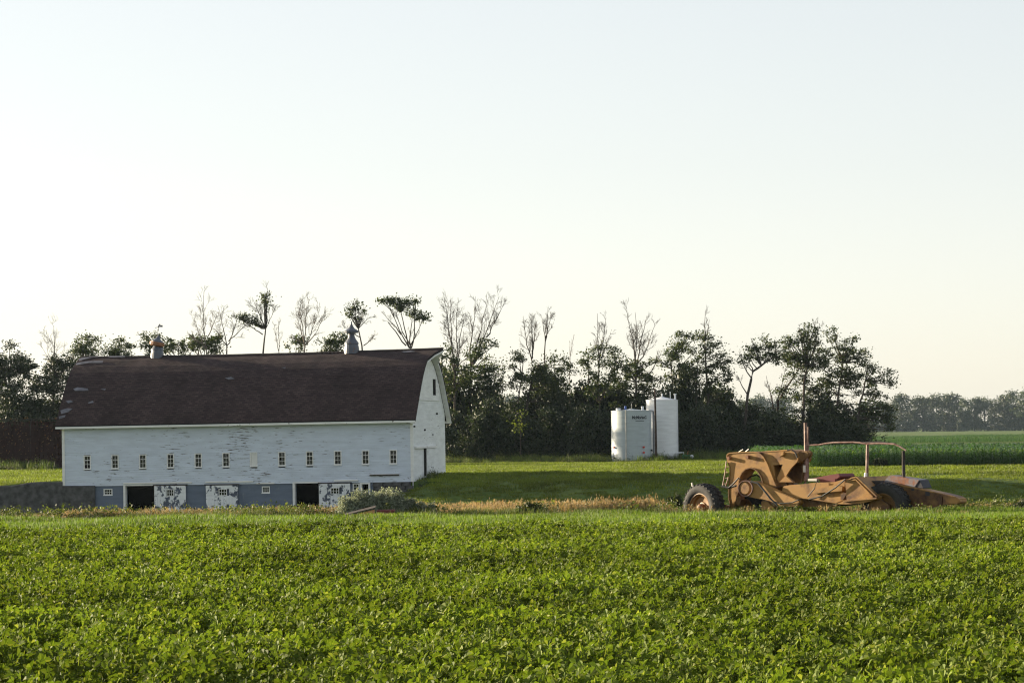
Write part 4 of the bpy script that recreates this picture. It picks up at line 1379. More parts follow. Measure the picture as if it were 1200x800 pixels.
# --- bare trees over the roof
make_tree('bare_tree', 'slim bare tree, leftmost tall one above the barn roof', 'tree', 242, Yt, [(243, 440), (242, 410)], (), [((240, 346), 0.5, 1.8), ((228, 372), 0.5, 1.3), ((253, 368), 0.5, 1.2, (243, 395)), ((222, 392), 0.5, 1.0, (243, 408))], group=GW, bark='dead_bark', r=0.13)
make_tree('bare_tree', 'spreading bare tree with curved limbs above the barn roof', 'tree', 268, Yt + 2, [(267, 440), (266, 405)], (), [((258, 368), 0.6, 1.6), ((278, 372), 0.6, 1.6), ((290, 378), 0.6, 1.5, (268, 400)), ((252, 385), 0.6, 1.2)], group=GW, bark='bark', r=0.13)
make_tree('bare_tree', 'tall bare tree with one leafy side bough above mid roof', 'tree', 308, Yt, [(308, 440), (309, 405), (311, 385)], [(284, 373, 3), (289, 371, 3.5), (296, 374, 3.5), (301, 378, 2.5), (309, 345, 2), (311, 351, 2), (312, 358, 1.6)],
          [((313, 337), 0.5, 1.6), ((296, 350), 0.5, 1.5), ((322, 362), 0.5, 1.3), ((280, 372), 0.5, 1.0, (308, 392))], group=GW, r=0.13, density=26)
make_tree('bare_tree', 'thin bare sapling crown between the two fuller bare trees', 'tree', 327, Yt + 1, [(327, 440), (327, 412)], (), [((328, 372), 0.45, 1.0), ((322, 380), 0.45, 0.8)], group=GW, bark='dead_bark', r=0.08, twig_level=2)
make_tree('bare_tree', 'wide fan-shaped bare tree above mid roof', 'tree', 358, Yt, [(357, 440), (357, 405)], (), [((352, 349), 0.5, 1.7), ((362, 350), 0.5, 1.7), ((376, 360), 0.5, 1.6), ((382, 368), 0.5, 1.4), ((346, 366), 0.5, 1.4), ((340, 393), 0.5, 0.8, (357, 402))], group=GW, bark='dead_bark', r=0.13)
make_tree('bare_tree', 'sparse half-leafed tree just right of the upright cupola', 'tree', 426, Yt, [(427, 440), (424, 405), (420, 385)], [(409, 366, 3), (414, 361, 3), (419, 358, 2.5), (413, 371, 2.5), (424, 366, 2), (419, 375, 2)], [((416, 357), 0.5, 1.0), ((427, 362), 0.5, 1.0), ((434, 372), 0.5, 1.0), ((400, 380), 0.5, 1.0, (422, 395)), ((440, 392), 0.5, 1.0, (426, 405))], group=GW, r=0.12, density=16, cs=20)
make_tree('leafy_tree', 'flat-topped tree with tufted crown above the right roof', 'tree', 482, Yt, [(482, 440), (481, 405)], [(450, 353, 4), (457, 351, 4.5), (464, 352, 4.5), (471, 356, 5), (477, 353, 3.5), (484, 352, 3), (485, 367, 4), (491, 368, 4.5), (496, 370, 3), (468, 361, 4)],
          [((484, 358), 0.4, 0.9), ((460, 362), 0.4, 0.9), ((448, 366), 0.5, 1.2, (470, 392)), ((497, 372), 0.5, 0.9)], group=GW, r=0.14, density=19, per=0.6, extra_forks=([(480, 408), (462, 372)], [(480, 408), (470, 366)], [(482, 408), (486, 368)], [(476, 405), (455, 378)]))
# --- right of the barn
make_tree('bare_tree', 'forked bare tree right behind the gable peak', 'tree', 532, Yt - 1, [(533, 470), (533, 440)], [(528, 420, 12), (541, 432, 14), (520, 440, 12)],
          [((520, 346), 0.45, 1.9), ((536, 358), 0.45, 1.7), ((546, 366), 0.45, 1.5), ((528, 350), 0.45, 1.5)], group=GW, r=0.17, bark='bark', density=13, cs=26)
make_tree('bare_tree', 'tallest bare tree with two leaning leaders right of the barn', 'tree', 552, Yt + 1, [(549, 470), (552, 430)], [(564, 408, 9), (572, 398, 8), (570, 420, 12), (557, 432, 13), (580, 428, 8), (566, 440, 13), (576, 443, 8)],
          [((557, 347), 0.42, 1.7), ((585, 347), 0.42, 1.9), ((572, 350), 0.42, 1.6), ((592, 352), 0.42, 1.3, (570, 395))], group=GW, r=0.18, density=12, cs=24)
make_tree('leafy_tree', 'leaning half-dead tree with green skirt left of the gap', 'tree', 612, Yt, [(618, 470), (626, 430)], [(609, 424, 9), (614, 436, 12), (604, 450, 9), (625, 444, 13), (640, 430, 13), (650, 438, 13), (658, 428, 9), (636, 452, 15), (660, 446, 9)],
          [((613, 374), 0.5, 1.6, (624, 425)), ((628, 378), 0.5, 1.6, (624, 420)), ((622, 372), 0.5, 1.5, (624, 415))], group=GW, r=0.16, density=13, cs=28, extra_forks=([(604, 490), (613, 425)],))
make_tree('bare_tree', 'thin upright bare trunk beside the half-dead leaning tree', 'tree', 639, Yt + 2, [(639, 480), (638, 440), (639, 400)], (), [((642, 361), 0.5, 1.3), ((646, 368), 0.5, 1.1), ((635, 372), 0.5, 1.0)], group=GW, bark='bark', r=0.12)
make_tree('bare_tree', 'lone thin dead stick of a tree between crowns', 'tree', 667, Yt + 3, [(668, 470), (668, 425)], (), [((673, 392), 0.35, 0.7), ((668, 400), 0.35, 0.5)], group=GW, bark='dead_bark', r=0.07, twig_level=1)
make_tree('leafy_tree', 'split-topped tree with bare spike above yellow-green crown', 'tree', 702, Yt, [(702, 490), (702, 430)], [(690, 418, 9), (698, 412, 8), (711, 418, 9), (724, 417, 10), (732, 428, 9), (716, 434, 11), (692, 432, 8), (728, 444, 10), (706, 446, 9)],
          [((700, 367), 0.4, 1.3), ((710, 372), 0.4, 1.3), ((716, 390), 0.4, 1.0)], group=GW, r=0.14, density=13, cs=28, extra_forks=([(702, 480), (722, 425)], [(690, 462), (688, 420)]))
make_tree('bare_tree', 'broad bare-topped tree left of the white tanks', 'tree', 742, Yt + 1, [(744, 480), (745, 430)], [(738, 432, 10), (754, 430, 9), (746, 446, 13), (762, 448, 10), (730, 446, 9)],
          [((734, 361), 0.45, 1.7), ((744, 366), 0.45, 1.5), ((758, 370), 0.45, 1.5), ((768, 380), 0.5, 1.4), ((775, 415), 0.4, 1.2, (755, 445))], group=GW, r=0.16, density=12, cs=28)
make_tree('leafy_tree', 'tall slender leafy tree directly behind the tanks', 'tree', 796, Yt + 2, [(800, 490), (798, 430)], [(796, 394, 8), (789, 405, 9), (802, 408, 9), (784, 420, 9), (796, 424, 10), (808, 428, 9), (786, 436, 9), (808, 395, 5)], group=GW, r=0.13, density=12, cs=26, extra_forks=([(790, 480), (788, 420)],))
make_tree('leafy_tree', 'leafy tree with bare spire right of the tanks', 'tree', 828, Yt, [(828, 490), (827, 430), (826, 400)], [(824, 397, 7), (834, 404, 9), (842, 414, 9), (820, 416, 10), (836, 428, 11), (848, 426, 6), (814, 436, 10), (846, 446, 10), (828, 448, 10)],
          [((826, 364), 0.4, 0.9), ((832, 374), 0.4, 0.7)], group=GW, r=0.14, density=13, cs=28, per=0.7, extra_forks=([(815, 485), (818, 425)],))
make_tree('leafy_tree', 'right-leaning tree with crooked trunk and flat crown', 'tree', 870, Yt - 2, [(876, 462), (882, 435), (896, 425), (908, 418)], [(876, 420, 7), (888, 412, 9), (897, 406, 8), (908, 412, 9), (898, 418, 8), (916, 416, 8)],
          [((868, 418), 0.5, 1.2, (880, 442)), ((882, 400), 0.5, 1.0, (890, 420)), ((864, 440), 0.5, 0.9, (876, 462))], group=GW, r=0.16, density=14, cs=28)
make_tree('leafy_tree', 'tallest full-crowned tree of the right-hand clump', 'tree', 942, Yt, [(941, 490), (942, 450), (946, 430)], [(943, 388, 7), (950, 396, 9), (938, 402, 10), (926, 410, 10), (946, 414, 13), (962, 412, 11), (930, 422, 9), (956, 426, 11), (968, 424, 8), (920, 404, 7)],
          [((955, 378), 0.5, 0.9, (950, 398)), ((962, 380), 0.5, 0.9, (955, 400)), ((936, 384), 0.5, 0.6, (942, 398))], group=GW, r=0.18, density=16, cs=30, per=0.6)
make_tree('leafy_tree', 'fan of slanting trunks left of the tallest clump tree', 'tree', 905, Yt + 2, [(912, 470), (924, 450), (936, 432)], [(932, 424, 8), (940, 436, 7), (918, 462, 7)],
          [((920, 432), 0.4, 1.0, (910, 472)), ((930, 440), 0.4, 1.0, (916, 466)), ((898, 440), 0.4, 0.8, (906, 480))], group=GW, r=0.14, density=11, cs=22)
make_tree('leafy_tree', 'tufted open tree right of the clump\'s tallest crown', 'tree', 975, Yt + 1, [(978, 490), (984, 450), (988, 425)], [(975, 394, 7), (993, 397, 7), (988, 406, 7), (998, 414, 9), (1010, 417, 8), (984, 420, 9), (996, 430, 9), (976, 436, 10), (1008, 428, 7), (988, 446, 10), (968, 448, 9), (1000, 450, 7)], group=GW, r=0.14, density=14, cs=28)
make_tree('leafy_tree', 'rightmost tree of the wood with drooping bough', 'tree', 1003, Yt - 2, [(1004, 500), (1008, 470), (1014, 446)], [(1026, 430, 6), (1036, 440, 6), (1042, 446, 5), (1022, 452, 7), (1030, 462, 8), (1020, 474, 8), (1040, 476, 8), (1032, 488, 8), (1042, 494, 6), (1044, 502, 4), (1018, 490, 7), (1008, 484, 8)],
          [((1020, 436), 0.5, 1.0), ((1028, 446), 0.5, 0.9, (1012, 455)), ((988, 476), 0.5, 0.9, (1006, 490))], group=GW, r=0.15, density=15, cs=30, per=0.7)
make_tree('leafy_tree', 'dense middle tree filling the right clump below the crowns', 'tree', 958, Yt + 3, [(958, 490), (960, 460)], [(955, 452, 11), (968, 462, 10), (945, 466, 10), (980, 470, 10), (960, 478, 12), (992, 480, 10)], group=GW, leaf='leaf_dark', density=16, cs=30)
make_tree('leafy_sapling', 'bright yellow-green sapling lit against the dark wood', 'tree', 609, 286, [(610, 510), (611, 490)], [(612, 482, 2.5), (611, 489, 3.5), (605, 497, 4), (613, 498, 3), (602, 504, 2.5), (609, 504, 2.5)], leaf='leaf_bright', density=26, cs=12, r=0.05, group=None, leafsize=0.22, skirt=0, ragged=False)

# --- understory: dark shrubs in two ranks, four shapes shared
shr = []
for k in range(5):
    rng = np.random.RandomState(900 + k)
    out = []
    W_, H_ = 2.6, [4.6, 5.6, 4.0, 6.3, 5.0][k]
    nc = 85
    ang = rng.uniform(0, 2 * math.pi, nc); hh = rng.uniform(0.02, 1.0, nc)
    rad = W_ * np.sqrt(np.clip(1 - (hh * 0.96) ** 2.2, 0, 1)) * rng.uniform(0.35, 1.05, nc)
    cen = np.stack([np.cos(ang) * rad, np.sin(ang) * rad * 0.8, hh * H_], axis=1)
    for c in cen:
        m_ = rng.randint(45, 95)
        out.append(leaf_quads(c + rng.normal(size=(m_, 3)) * np.array((0.48, 0.45, 0.42)) * rng.uniform(0.6, 1.2), 0.28, rng))
    me = np_mesh('foliage', np.concatenate(out).reshape(-1, 3), 4, M['leaf_dark'])
    w = Wood()
    for j in range(7):
        e = cen[rng.randint(nc)]
        w.limb(bend((rng.uniform(-.3, .3), rng.uniform(-.3, .3), -0.3), e, rng, 0.1, 4), 0.07, 0.02, 5)
    wm = w.mb.mesh('stems', True); wm.materials.append(M['bark'])
    shr.append((me, wm, H_))
ords = ['first', 'second', 'third', 'fourth', 'fifth', 'sixth', 'seventh', 'eighth', 'ninth', 'tenth', 'eleventh', 'twelfth', 'thirteenth', 'fourteenth', 'fifteenth', 'sixteenth', 'seventeenth', 'eighteenth', 'nineteenth', 'twentieth',
        'twenty-first', 'twenty-second', 'twenty-third', 'twenty-fourth', 'twenty-fifth', 'twenty-sixth', 'twenty-seventh', 'twenty-eighth', 'twenty-ninth', 'thirtieth', 'thirty-first', 'thirty-second', 'thirty-third', 'thirty-fourth', 'thirty-fifth', 'thirty-sixth']
rng = np.random.RandomState(77)


def shrub_rank(us, tops, Y, rank):
    for i, (u, vt) in enumerate(zip(us, tops)):
        k = rng.randint(5)
        Yy = Y + rng.uniform(-3, 3.5)
        u = u + rng.uniform(-5, 5)
        p = P(u, 530, Yy); g = gz(p.x, Yy)
        h = P(u, vt, Yy).z - g
        root = empty('understory_shrub', (p.x, Yy, g - 0.1), rng.uniform(0, 6.28))
        s_ = h / (shr[k][2] + 0.45)
        wd = rng.uniform(0.65, 1.2)
        root.scale = (wd, wd, s_)
        tag(root, '%s dark shrub from the left in the %s row of the wood\'s undergrowth' % (ords[i], rank), 'shrub', 'dark undergrowth shrubs of the wood')
        link('foliage', shr[k][0], root); link('stems', shr[k][1], root)


us = [2, 22, 44, 66, 88] + list(range(512, 1016, 22))
shrub_rank(us, [478, 486, 482, 484, 480] + [rng.uniform(466, 498) - (6 if u < 600 else 0) + (14 if u > 860 else 0) + (12 if u > 985 else 0) for u in us[5:]], 289.5, 'front')
us = [524, 541, 566, 583, 622, 641, 655, 690, 712, 729, 752, 781, 806, 836, 852, 958, 980]
shrub_rank(us, [rng.uniform(426, 462) + (26 if u > 900 else 0) + (16 if 575 < u < 600 or 650 < u < 690 else 0) for u in us], 299, 'middle')
us = [-8, 12, 34, 56, 80] + list(range(505, 1010, 24))
shrub_rank(us, [468, 470, 470, 468, 470] + [rng.uniform(440, 474) + (22 if u > 850 else 0) + (12 if u > 960 else 0) for u in us[5:]], 303, 'back')

# --- far treeline across the fields (haze pales it)
FY = 1900.0
far = []
for k in range(5):
    rg = np.random.RandomState(400 + k)
    out = []
    for j in range(46):
        a = rg.uniform(0, 6.28); hh = rg.uniform(0.05, 1.0); rad = (5.2 - 0.6 * k % 2) * math.sqrt(max(0.03, 1 - (abs(hh - 0.45) / 0.6) ** 2.2)) * rg.uniform(0.3, 1.0)
        c = np.array((math.cos(a) * rad, math.sin(a) * rad, 0.6 + hh * 14.5))
        m_ = rg.randint(40, 70)
        out.append(leaf_quads(c + rg.normal(size=(m_, 3)) * np.array((1.1, 1.0, 0.8)), 0.85, rg))
    for j in range(14):
        c = np.array((rg.uniform(-4.5, 4.5), rg.uniform(-3, 3), rg.uniform(0.2, 3.4)))
        out.append(leaf_quads(c + rg.normal(size=(40, 3)) * np.array((1.2, 1.0, 0.7)), 0.8, rg))
    cm = np_mesh('crown', np.concatenate(out).reshape(-1, 3), 4, M['leaf_far'])
    w = Wood(); w.limb(bend((0, 0, -0.4), (0.3, 0, 11), rg, 0.03, 4), 0.4, 0.12, 7)
    for j in range(6): w.limb(bend((0, 0, 3 + j), (rg.uniform(-4, 4), rg.uniform(-3, 3), 6 + j * 1.4), rg, 0.1, 3), 0.16, 0.05, 5)
    wm = w.mb.mesh('trunk', True); wm.materials.append(M['bark'])
    far.append((cm, wm))
heights = {}
us = list(range(1010, 1330, 12)) + [870, 890, 905, 920, 600, 588, 576, 662]
for i, u in enumerate(sorted(us)):
    Yy = FY + rng.uniform(-25, 40)
    vt = 468 + 4 * math.sin(u * 0.045) + rng.uniform(-5, 5) - 0.022 * max(0, u - 1050)
    if u < 1000: vt = rng.uniform(462, 472)
    p = P(u, 510, Yy)
    h = P(u, vt, Yy).z
    k = i % 5
    root = empty('far_tree', (p.x, Yy, gz(p.x, Yy)), rng.uniform(0, 6.28))
    root.scale = (h / 15.3, h / 15.3, h / 15.3)
    tag(root, 'pale hazy tree, %s from the left in the distant treeline' % ords[i], 'tree', 'hazy far treeline')
    link('crown', far[k][0], root); link('trunk', far[k][1], root)

# ------------------------------------------------------------------ crops, turf and weeds (instanced stuff)


def proto_collection(name, meshes):
    c = bpy.data.collections.new(name)
    for i, me in enumerate(meshes):
        o = bpy.data.objects.new('%s_plant_%02d' % (name, i), me)
        c.objects.link(o)
    return c


def scatter(name, pts, rots, scl, meshes, seed=0):
    """one stuff object: plants instanced on points by geometry nodes"""
    n = len(pts)
    me = bpy.data.meshes.new(name)
    me.vertices.add(n)
    me.vertices.foreach_set('co', np.asarray(pts, np.float32).ravel())
    rg = np.random.RandomState(seed)
    a = me.attributes.new('rot', 'FLOAT_VECTOR', 'POINT'); a.data.foreach_set('vector', np.asarray(rots, np.float32).ravel())
    a = me.attributes.new('scl', 'FLOAT_VECTOR', 'POINT'); a.data.foreach_set('vector', np.asarray(scl, np.float32).ravel())
    a = me.attributes.new('pick', 'INT', 'POINT'); a.data.foreach_set('value', rg.randint(0, len(meshes), n).astype(np.int32))
    o = link(name, me)
    ng = bpy.data.node_groups.new(name + '_nodes', 'GeometryNodeTree')
    ng.interface.new_socket('Geometry', in_out='INPUT', socket_type='NodeSocketGeometry')
    ng.interface.new_socket('Geometry', in_out='OUTPUT', socket_type='NodeSocketGeometry')
    gi = ng.nodes.new('NodeGroupInput'); go_ = ng.nodes.new('NodeGroupOutput')
    ci = ng.nodes.new('GeometryNodeCollectionInfo')
    ci.inputs['Collection'].default_value = proto_collection(name, meshes)
    ci.inputs['Separate Children'].default_value = True
    ci.inputs['Reset Children'].default_value = True
    ip = ng.nodes.new('GeometryNodeInstanceOnPoints')
    ip.inputs['Pick Instance'].default_value = True

    def attr(nm, typ):
        q = ng.nodes.new('GeometryNodeInputNamedAttribute'); q.data_type = typ; q.inputs['Name'].default_value = nm
        return q.outputs['Attribute']
    L_ = ng.links.new
    L_(gi.outputs[0], ip.inputs['Points']); L_(ci.outputs[0], ip.inputs['Instance'])
    L_(attr('pick', 'INT'), ip.inputs['Instance Index'])
    er = ng.nodes.new('FunctionNodeEulerToRotation')
    L_(attr('rot', 'FLOAT_VECTOR'), er.inputs[0]); L_(er.outputs[0], ip.inputs['Rotation'])
    L_(attr('scl', 'FLOAT_VECTOR'), ip.inputs['Scale'])
    L_(ip.outputs[0], go_.inputs[0])
    md = o.modifiers.new('plants', 'NODES'); md.node_group = ng
    o['kind'] = 'stuff'
    return o


def view_half(y, margin=1.12, add=2.0):
    return 600.0 / FPX * y * margin + add


def gza(x, y): return np.array([gz(a, b) for a, b in zip(x, y)])


# soybean plants: trifoliate leaves on petioles, turned to the evening sun
def bean_plant(seed):
    rg = np.random.RandomState(seed)
    V = []
    sun2 = np.array(to_sun)
    def leaflet(base, d, up, L, W):
        s_ = np.cross(d, up); s_ /= np.linalg.norm(s_) + 1e-9
        fold = 0.16 * W
        pts = [base, base + d * L * 0.30 + s_ * W * 0.46 + up * fold, base + d * L * 0.62 + s_ * W * 0.40 + up * fold * 0.8 - up * 0.04 * L, base + d * L - up * 0.16 * L,
               base + d * L * 0.62 - s_ * W * 0.40 + up * fold * 0.8 - up * 0.04 * L, base + d * L * 0.30 - s_ * W * 0.46 + up * fold]
        m1 = base + d * L * 0.45
        # two folded halves
        V.extend([pts[0], pts[1], pts[2], pts[3]]); V.extend([pts[0], pts[3], pts[4], pts[5]])
    for i in range(13):
        a = rg.uniform(0, 6.28); hh = rg.uniform(0.27, 0.50) if i > 3 else rg.uniform(0.40, 0.56)
        rr_ = rg.uniform(0.02, 0.30) * (1.1 - 0.5 * (hh - 0.16) / 0.4)
        tip = np.array((math.cos(a) * rr_, math.sin(a) * rr_, hh))
        up = np.array((0, 0, 1.0)) * 0.55 + sun2 * rg.uniform(-0.25, 0.85) + rg.normal(size=3) * 0.42
        up /= np.linalg.norm(up)
        d = np.array((math.cos(a), math.sin(a), 0.1)) + rg.normal(size=3) * 0.3
        d -= d.dot(up) * up; d /= np.linalg.norm(d)
        s_ = np.cross(d, up)
        L = rg.uniform(0.070, 0.115)
        for ang, sc_ in ((0, 1.0), (1.25, 0.88), (-1.25, 0.88)):
            dd = d * math.cos(ang) + s_ * math.sin(ang)
            leaflet(tip + (d * 0.02 if ang == 0 else 0), dd, up, L * sc_, L * 0.68)
        # petiole as a thin blade
        b0 = np.array((rg.uniform(-.02, .02), rg.uniform(-.02, .02), hh * 0.35)); w_ = np.array((0.004, 0.004, 0))
        V.extend([b0 - w_, b0 + w_, tip + w_, tip - w_])
    return np_mesh('bean_%d' % seed, np.array(V), 4, M['bean'], smooth=False)


rng = np.random.RandomState(11)
bx_, by_ = [], []
y = 23.5
while y < 79.2:
    hw_ = view_half(y, 1.12, 8.0)
    x = np.arange(-hw_, hw_, 0.125); x = x + rng.uniform(-0.05, 0.05, len(x))
    yy = y + rng.normal(0, 0.055, len(x))
    bx_.append(x); by_.append(yy)
    y += 0.335
bx_ = np.concatenate(bx_); by_ = np.concatenate(by_)


def vnoise(x, y, s, seed=0):
    rg = np.random.RandomState(seed); out = 0
    for k in range(5):
        a, b, c, d = rg.uniform(-1, 1, 4); out = out + np.sin(x * s * a * 2 + y * s * b * 2 + c * 9) * np.sin(x * s * d - y * s * a + b * 7)
    return out / 2.2


big = 1.0 + 0.09 * vnoise(bx_, by_, 0.55, 4) + 0.10 * vnoise(bx_, by_, 1.9, 5)
keep = rng.uniform(0, 1, len(bx_)) < np.clip(0.64 + 0.50 * vnoise(bx_ * 0.5, by_, 1.5, 9), 0.12, 0.92)
bx_, by_, big = bx_[keep], by_[keep], big[keep]
n = len(bx_)
sc_ = big * rng.uniform(0.74, 1.10, n)
# a plant keeps its leaves turned to the sun: small rotations only
rot = np.stack([rng.normal(0, 0.12, n), rng.normal(0, 0.12, n), rng.normal(0, 0.5, n)], 1)
beans = scatter('soybean_field', np.stack([bx_, by_, np.zeros(n)], 1), rot, np.stack([sc_ * 0.80, sc_ * 0.80, sc_ * 0.96], 1), [bean_plant(50 + k) for k in range(9)], 1)
tag(beans, 'leafy green soybean crop filling the foreground', 'crop', None, 'stuff')
print('beans', n)


def tuft(seed, nb, R_, h0, h1, wid, mat, lean=0.35, heads=None, square=True):
    rg = np.random.RandomState(seed)
    V = []
    for i in range(nb):
        b = np.array((rg.uniform(-R_, R_), rg.uniform(-R_, R_), 0.0))
        h = rg.uniform(h0, h1); a = rg.uniform(0, 6.28)
        ln = np.array((math.cos(a), math.sin(a), 0)) * rg.uniform(0.1, lean) * h
        a2 = rg.uniform(0, 6.28); w_ = np.array((math.cos(a2), math.sin(a2), 0)) * wid * rg.uniform(0.7, 1.3)
        m_ = b + ln * 0.35 + np.array((0, 0, h * 0.6)); t_ = b + ln + np.array((0, 0, h))
        V.extend([b - w_, b + w_, m_ + w_ * 0.8, m_ - w_ * 0.8]); V.extend([m_ - w_ * 0.8, m_ + w_ * 0.8, t_ + w_ * 0.15, t_ - w_ * 0.15])
        if heads and rg.uniform() < heads:
            for q in range(4):
                c = t_ + rg.normal(size=3) * np.array((0.02, 0.02, 0.05)); u_ = rg.normal(size=3) * 0.028
                V.extend([c - w_ * 1.6, c - np.array((0, 0, .04)), c + w_ * 1.6, c + np.array((0, 0, .05))])
    return np_mesh('tuft_%d' % seed, np.array(V), 4, mat)


def weed_plant(seed, mat, h=0.6):
    rg = np.random.RandomState(seed); out = []
    for i in range(9):
        c = np.array((rg.uniform(-.25, .25), rg.uniform(-.25, .25), rg.uniform(0.1, 1.0) * h))
        out.append(leaf_quads(c + rg.normal(size=(10, 3)) * np.array((.09, .09, .10)), 0.09, rg))
    return np_mesh('weed_%d' % seed, np.concatenate(out).reshape(-1, 3), 4, mat)


def scatter_zone(name, n, yr, mask, meshes, s0, s1, seed, zs=1.0, tall=None, xlim=None, dz=-0.01):
    rg = np.random.RandomState(seed)
    # equal chance per area inside the widening view
    y = np.sqrt(rg.uniform(yr[0] ** 2, yr[1] ** 2, n * 2)); x = rg.uniform(-1, 1, n * 2) * (600.0 / FPX * y * 1.12 + 6.0)
    k = mask(x, y) if mask else np.ones(len(x), bool)
    x, y = x[k][:n], y[k][:n]
    z = gza(x, y) + dz
    s = rg.uniform(s0, s1, len(x))
    if tall is not None: s = s * tall(x, y)
    rot = np.stack([rg.normal(0, 0.05, len(x)), rg.normal(0, 0.05, len(x)), rg.uniform(0, 6.28, len(x))], 1)
    o = scatter(name, np.stack([x, y, z], 1), rot, np.stack([s, s, s * zs], 1), meshes, seed)
    return o


def barn_st(x, y):
    rx, ry = x - BARN.x, y - BARN.y
    return rx * bx.x + ry * bx.y, -(rx * by.x + ry * by.y)


def not_barn(x, y):
    s, tt = barn_st(x, y)
    return ~((s > -BL - 0.4) & (s < 0.3) & (tt < 0.15) & (tt > -BW - 0.3)) & ~((s < -BL) & (tt < 0.25) & (tt > -0.45))


# short verge between crop and rough grass
vg = scatter_zone('verge_grass', 11000, (79.6, 108), None, [tuft(200 + k, 60, 0.30, 0.06, 0.22, 0.010, M['verge_blade']) for k in range(4)], 0.8, 1.25, 31, tall=lambda x, y: 1 + 0.35 * vnoise(x, y, 0.5, 3))
tag(vg, 'bright green mown verge along the far edge of the beans', 'grass', None, 'stuff')
# rough ripe grass and weeds behind the verge
rough = lambda x, y: (vnoise(x, y, 0.22, 12) > -0.55) & ~((x > -6.4) & (x < -2.5) & (y < 106))
tg = scatter_zone('ripe_tall_grass', 6400, (104.5, 118), rough, [tuft(220 + k, 46, 0.28, 0.25, 0.62, 0.008, M['tan_blade'], 0.4, 0.6) for k in range(4)], 0.65, 1.1, 32, tall=lambda x, y: np.clip(0.80 + 0.30 * vnoise(x, y, 0.35, 6) + np.where((x > -4) & (x < 7), 0.2, -0.12), 0.35, 1.4))
tag(tg, 'tan ripe grass strip between the verge and the barn yard', 'grass', None, 'stuff')
gg = scatter_zone('rough_green_grass', 5200, (102, 122), None, [tuft(230 + k, 50, 0.30, 0.15, 0.42, 0.009, M['weed'], 0.5) for k in range(3)], 0.7, 1.1, 33, tall=lambda x, y: np.clip(0.9 + 0.3 * vnoise(x, y, 0.5, 7), 0.4, 1.4))
tag(gg, 'dull green rough grass and weeds mixed in the tan strip', 'grass', None, 'stuff')
wd_ = scatter_zone('broad_weeds', 900, (103.5, 116), lambda x, y: vnoise(x, y, 0.45, 21) > 0.1, [weed_plant(240 + k, M['weed'], 0.45) for k in range(4)], 0.7, 1.2, 34)
tag(wd_, 'clumps of broad-leaved weeds along the rough strip', 'weeds', None, 'stuff')
# grass grown up through the scraper
def by_scraper(x, y):
    q = SMI
    lx = (x - SCR.x) * math.cos(PHI) - (y - SCR.y) * math.sin(PHI); ly = (x - SCR.x) * math.sin(PHI) + (y - SCR.y) * math.cos(PHI)
    return (lx > -3.5) & (lx < 9) & (ly > -2.2) & (ly < 0.3)
sg = scatter_zone('scraper_grass', 1100, (94, 106), by_scraper, [tuft(250 + k, 40, 0.25, 0.15, 0.42, 0.008, M['weed'], 0.5) for k in range(2)] + [tuft(255, 30, 0.25, 0.2, 0.5, 0.008, M['tan_blade'], 0.4, 0.5), weed_plant(258, M['weed'], 0.35)], 0.45, 0.85, 35)
tag(sg, 'long grass and weeds growing up against the scraper', 'grass', None, 'stuff')
cfx = P(938, 548, 212).x
# mown lawn, coarse to the eye at this distance
lw = scatter_zone('lawn_grass', 40000, (112, 300), lambda x, y: not_barn(x, y) & ~((x > cfx - 0.5) & (y > 208.5) & (y < 271)), [tuft(260 + k, 70, 0.42, 0.04, 0.15, 0.014, M['turf_blade'], 0.6) for k in range(4)], 0.8, 1.5, 36, tall=lambda x, y: np.clip(1 + 0.35 * vnoise(x, y * 2.2, 0.16, 8), 0.5, 1.8))
tag(lw, 'mown green lawn sloping between the barn and the wood', 'grass', None, 'stuff')
# weeds at the foot of the wood, the tanks and the barn
fw = scatter_zone('wood_edge_weeds', 5200, (262, 292), lambda x, y: (y > 281 + 2.0 * vnoise(x, y * 0, 0.3, 5)) | ((np.abs(x - 9.6) < 4.6) & (y > 274.5)) | ((x < -42) & (y > 262)), [tuft(270 + k, 40, 0.4, 0.3, 0.9, 0.016, M['weed'], 0.4) for k in range(2)] + [tuft(275, 40, 0.4, 0.3, 0.8, 0.016, M['verge_blade'], 0.4), weed_plant(276, M['weed'], 0.9)], 0.6, 1.1, 37, tall=lambda x, y: np.clip(0.9 + 0.4 * vnoise(x, y, 0.4, 3), 0.4, 1.4))
tag(fw, 'unmown weeds along the foot of the wood and tanks', 'weeds', None, 'stuff')
bw_ = scatter_zone('bank_weeds', 900, (180, 206), lambda x, y: (lambda s, tt: ((s > -4.5) & (s < 1.5) & (tt > 0.1) & (tt < 2.0 + 0.25 * s + 1.2)) | ((s > 0.15) & (s < 0.9) & (tt < 1) & (tt > -6)))(*barn_st(x, y)), [tuft(280, 40, 0.3, 0.2, 0.6, 0.012, M['weed'], 0.5), weed_plant(281, M['leaf_dark'], 0.6)], 0.7, 1.2, 38)
tag(bw_, 'dark weeds growing on the bank at the barn\'s right corner', 'weeds', None, 'stuff')


